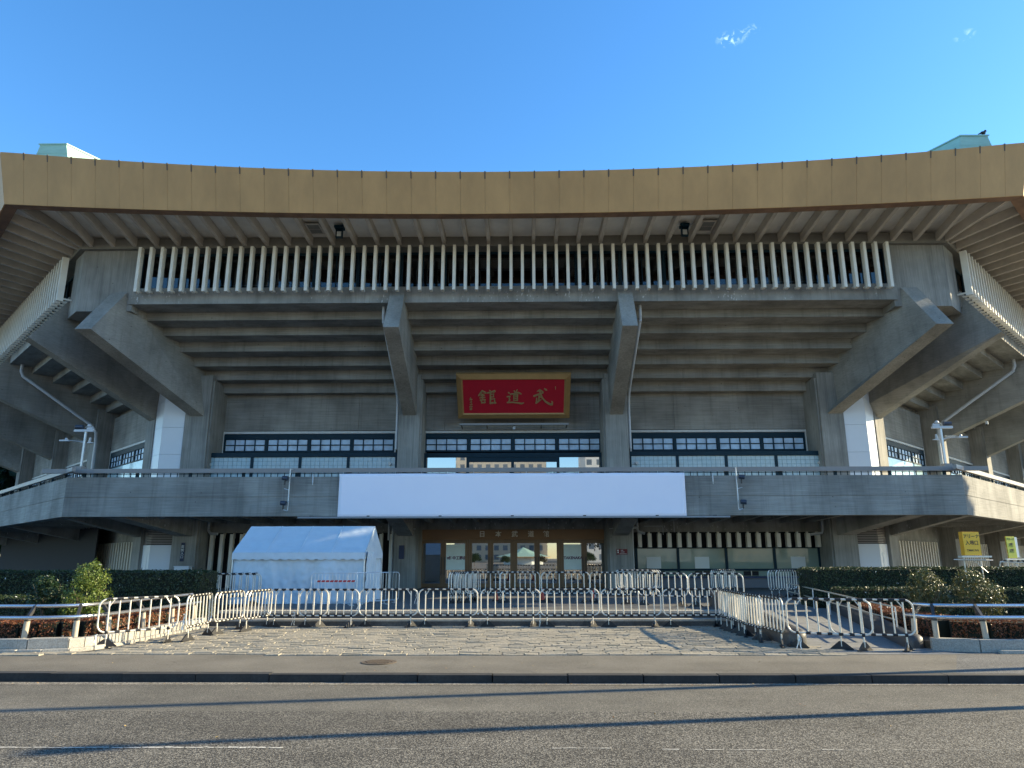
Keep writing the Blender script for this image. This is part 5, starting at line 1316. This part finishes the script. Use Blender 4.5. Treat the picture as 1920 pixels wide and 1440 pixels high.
pvn = empty('pavilion', (.6, -122, -.6), 0, 'octagonal pavilion with a pale green pyramid roof across the road', 'building')
rr = 7.2; oc = [(rr * math.cos(R(22.5 + 45 * i)), rr * math.sin(R(22.5 + 45 * i))) for i in range(8)]
MB().hexa([(x * .72, y * .72) for x, y in oc], 0, 2.3).build('wall', M_paper, pvn)
b = MB(); b.add([(x, y, 2.4) for x, y in oc] + [(x * .5, y * .5, 3.2) for x, y in oc] + [(0, 0, 4.7)], [[i, (i + 1) % 8, 8 + (i + 1) % 8, 8 + i] for i in range(8)] + [[8 + i, 8 + (i + 1) % 8, 16] for i in range(8)]); b.build('roof', M_teal, pvn)
MB().hexa([(x * 1.0, y * 1.0) for x, y in oc], 2.25, 2.4).build('eaves', M_gold, pvn)
def office(x, y, w_, d_, h_, nx, nz, m, lab):
    o = empty('office_block', (x, y, 0), 0, lab, 'building', 'office blocks across the road'); MB().box(-w_/2, w_/2, -d_/2, d_/2, 0, h_).build('wall', m, o)
    MB().box(-w_/4, w_/4, -d_/4, d_/4, h_, h_ + 3).build('roof_plant', M_paper, o)
M_off1 = mat('office_white', (.75, .73, .68), .7, noise=.05, nscale=.3); M_off2 = mat('office_cream', (.62, .55, .43), .7, noise=.06, nscale=.3)
for m_ in (M_off1, M_off2):
    n = m_.node_tree.nodes; l = m_.node_tree.links; t = n.new('ShaderNodeTexCoord'); mp = n.new('ShaderNodeMapping'); mp.inputs['Rotation'].default_value = (R(90), 0, 0); l.new(t.outputs['Object'], mp.inputs[0])
    bt = n.new('ShaderNodeTexBrick'); bt.offset = 0; bt.inputs['Scale'].default_value = 1; bt.inputs['Brick Width'].default_value = 3.4; bt.inputs['Row Height'].default_value = 3.5; bt.inputs['Mortar Size'].default_value = .8; bt.inputs['Mortar Smooth'].default_value = 0
    bt.inputs['Color1'].default_value = (.12, .16, .2, 1); bt.inputs['Color2'].default_value = (.2, .24, .28, 1); l.new(mp.outputs[0], bt.inputs[0])
    l.new(n['Principled BSDF'].inputs['Base Color'].links[0].from_socket, bt.inputs['Mortar']); l.new(bt.outputs[0], n['Principled BSDF'].inputs['Base Color'])
for a in ((-60, -190, 44, 30, 46, 14, 13, M_off1, 'broad white office block far across the road'), (-8, -240, 36, 30, 66, 10, 18, M_off2, 'tall cream office tower across the road'),
          (42, -200, 40, 30, 44, 12, 12, M_off1, 'white office block right of the cream tower'), (100, -230, 50, 30, 58, 12, 14, M_off2, 'cream office block at the far right across the road'), (-120, -220, 50, 30, 52, 12, 12, M_off1, 'white office block at the far left across the road')): office(*a)
# lamp posts out of frame to the right, whose long shadows cross the road
def lamp_post(x, y, h_, lab):
    o = empty('lamp_post', (x, y, 0), R(200), lab, 'lamp post', 'lamp posts along the road')
    MB().tube([(0, 0, 0), (0, 0, h_ * .9), (.15, 0, h_ * .97), (.5, 0, h_)], [.10, .085, .07, .05], 12).build('pole', M_bracket, o, smooth=True)
    MB().box(.4, 1.0, -.12, .12, h_ - .04, h_ + .06).build('lamp_head', M_cam, o); MB().cyl(0, 0, 0, .35, .16, 12).build('base', M_bracket, o)
lamp_post(12.0, 9.75, 6.4, 'grey lamp post at the kerb right of the view')
lamp_post(14.0, 11.95, 9.4, 'taller grey lamp post on the pavement right of the view')

# ------------------------------------------------------------------ small things
o = empty('manhole_cover', (-1.73, 11.24, .121), 0, 'round rusty manhole cover in the pavement', 'manhole cover')
MB().cyl(0, 0, 0, .006, .26, 28).build('ring', M_iron, o)
b = MB()
for i in range(-5, 6):
    for j in range(-5, 6):
        if i * i + j * j < 26: b.box(i * .038 - .013, i * .038 + .013, j * .038 - .013, j * .038 + .013, .006, .012)
b.build('lid', M_iron, o)
# fallen leaves in the gutter, on the pavement and the paving
lv = MB(); random.seed(21)
for _ in range(170):
    r_ = random.random(); x = random.uniform(-7.5, 7.5)
    if r_ < .45: y, z = 10.15 - abs(random.gauss(0, .12)), .008
    elif r_ < .6: y, z = random.uniform(7.2, 10), .006
    elif r_ < .75: y = random.uniform(10.4, 11.7); z = pz(y) + .006
    else: x = random.uniform(-6.3, 4.8); y, z = random.choice([random.uniform(12, 16.5), 16.55]), .165
    leaf(lv, Vector((x, y, z)), random.uniform(.02, .045), Vector((0, 0, 3)))
tag(lv.build('fallen_leaves', leafmat('fallen_leaf', [(.25, .12, .04), (.32, .2, .07), (.16, .08, .03), (.4, .3, .12)], .1)), 'scattered dry brown leaves in the gutter and on the paving', 'leaves', kind='stuff')
# yellow arena signs behind the right hedge
def ysign(x, y, z, w_, h_, rz, m, lines, lab, thick=.12):
    o = empty('yellow_sign', (x, y, z), R(rz), lab, 'sign', 'yellow signs behind the right hedge')
    b = MB(); b.box(-w_/2, w_/2, 0, thick, 0, h_); b.build('side', M_org, o)
    MB().box(-w_/2 + .004, w_/2 - .004, -.012, -.001, .004, h_ - .004).build('face', m, o)
    for t_, s_, zz in lines: text('sign_text', t_, s_, M_ink, o, facing(0, -.014, zz), .001, .002)
    b = MB(); b.box(-w_/2 - .1, w_/2 + .25, -.03, thick, -.05, -.01)
    for xx in (-w_/2, w_/2): b.cyl(xx, .05, -z + .44, -.03, .015, 8)
    b.tube([(-w_/2 - .3, .02, -.1), (w_/2 + .3, .02, -.12)], .014, 8); b.tube([(0, .02, -.12), (.35, .02, -.42)], .01, 6)
    b.build('stand', M_alu, o); return o
ysign(11.68, 18.62, 1.655, .46, .58, 8, M_yel, [('アリーナ', .11, .46), ('入場口', .12, .30), ('案内はこちら', .055, .12)], 'bright yellow arena entrance sign on a stand above the right hedge')
o = ysign(14.15, 20.9, 1.58, .30, .60, 14, M_yel2, [('アリーナ', .07, .52), ('7階', .11, .36), ('7階', .11, .20)], 'lime yellow arena sign with a white margin at the right edge', .02)
MB().box(.15, .24, 0, .015, .02, .58).build('white_margin', M_paper, o)
for i in range(2):
    barrier(14.5 + i * 1.3, 21.0, .72, -4, 'white tube barrier behind the right hedge, %s the lime sign' % ('under', 'right of')[i], 'barriers behind the right hedge')
# white cable ties fluttering from barrier joints
def tie(x, y, z, lab):
    o = empty('tape_strip', (x, y, z), random.uniform(0, 3), lab, 'tape', 'white tape ends tied to barriers'); b = MB()
    for j in range(3):
        P = [Vector((0, 0, 0))]; 
        for i in range(6): P.append(P[-1] + Vector((random.uniform(-.02, .03), random.uniform(-.02, .02), -.045)))
        for a, c in zip(P, P[1:]): w2 = Vector((.006, .004, 0)); b.add([tuple(a - w2), tuple(a + w2), tuple(c + w2), tuple(c - w2)], [[0, 1, 2, 3]])
    b.tube([(0, 0, -.01), (.03, 0, .01), (0, .03, .0)], .008, 5); b.build('tape', M_paper, o)
random.seed(5)
for x, y, z, l_ in ((-1.93, 16.45, .90, 'white tape ends on the top joint right of the third front barrier'), (-3.2, 16.4, .78, 'white tape ends between the second and third front barriers'), (-.58, 16.44, .42, 'white tape tail at the foot of the gap after the fourth front barrier'), (.78, 16.42, .40, 'white tape tail at the foot of the gap after the fifth front barrier'),
                    (-4.6, 16.4, .45, 'white tape tail low on the first front barrier'), (4.98, 12.6, .36, 'white tape tail by the rounded granite wall end'), (-6.85, 12.72, .35, 'white tape tail on the left end barrier by the kerb'), (-5.75, 13.6, .62, 'white tape on the joint of the left side row'), (3.3, 19.3, .75, 'white tape tail on the upper row before the ticket windows')): tie(x, y, z, l_)
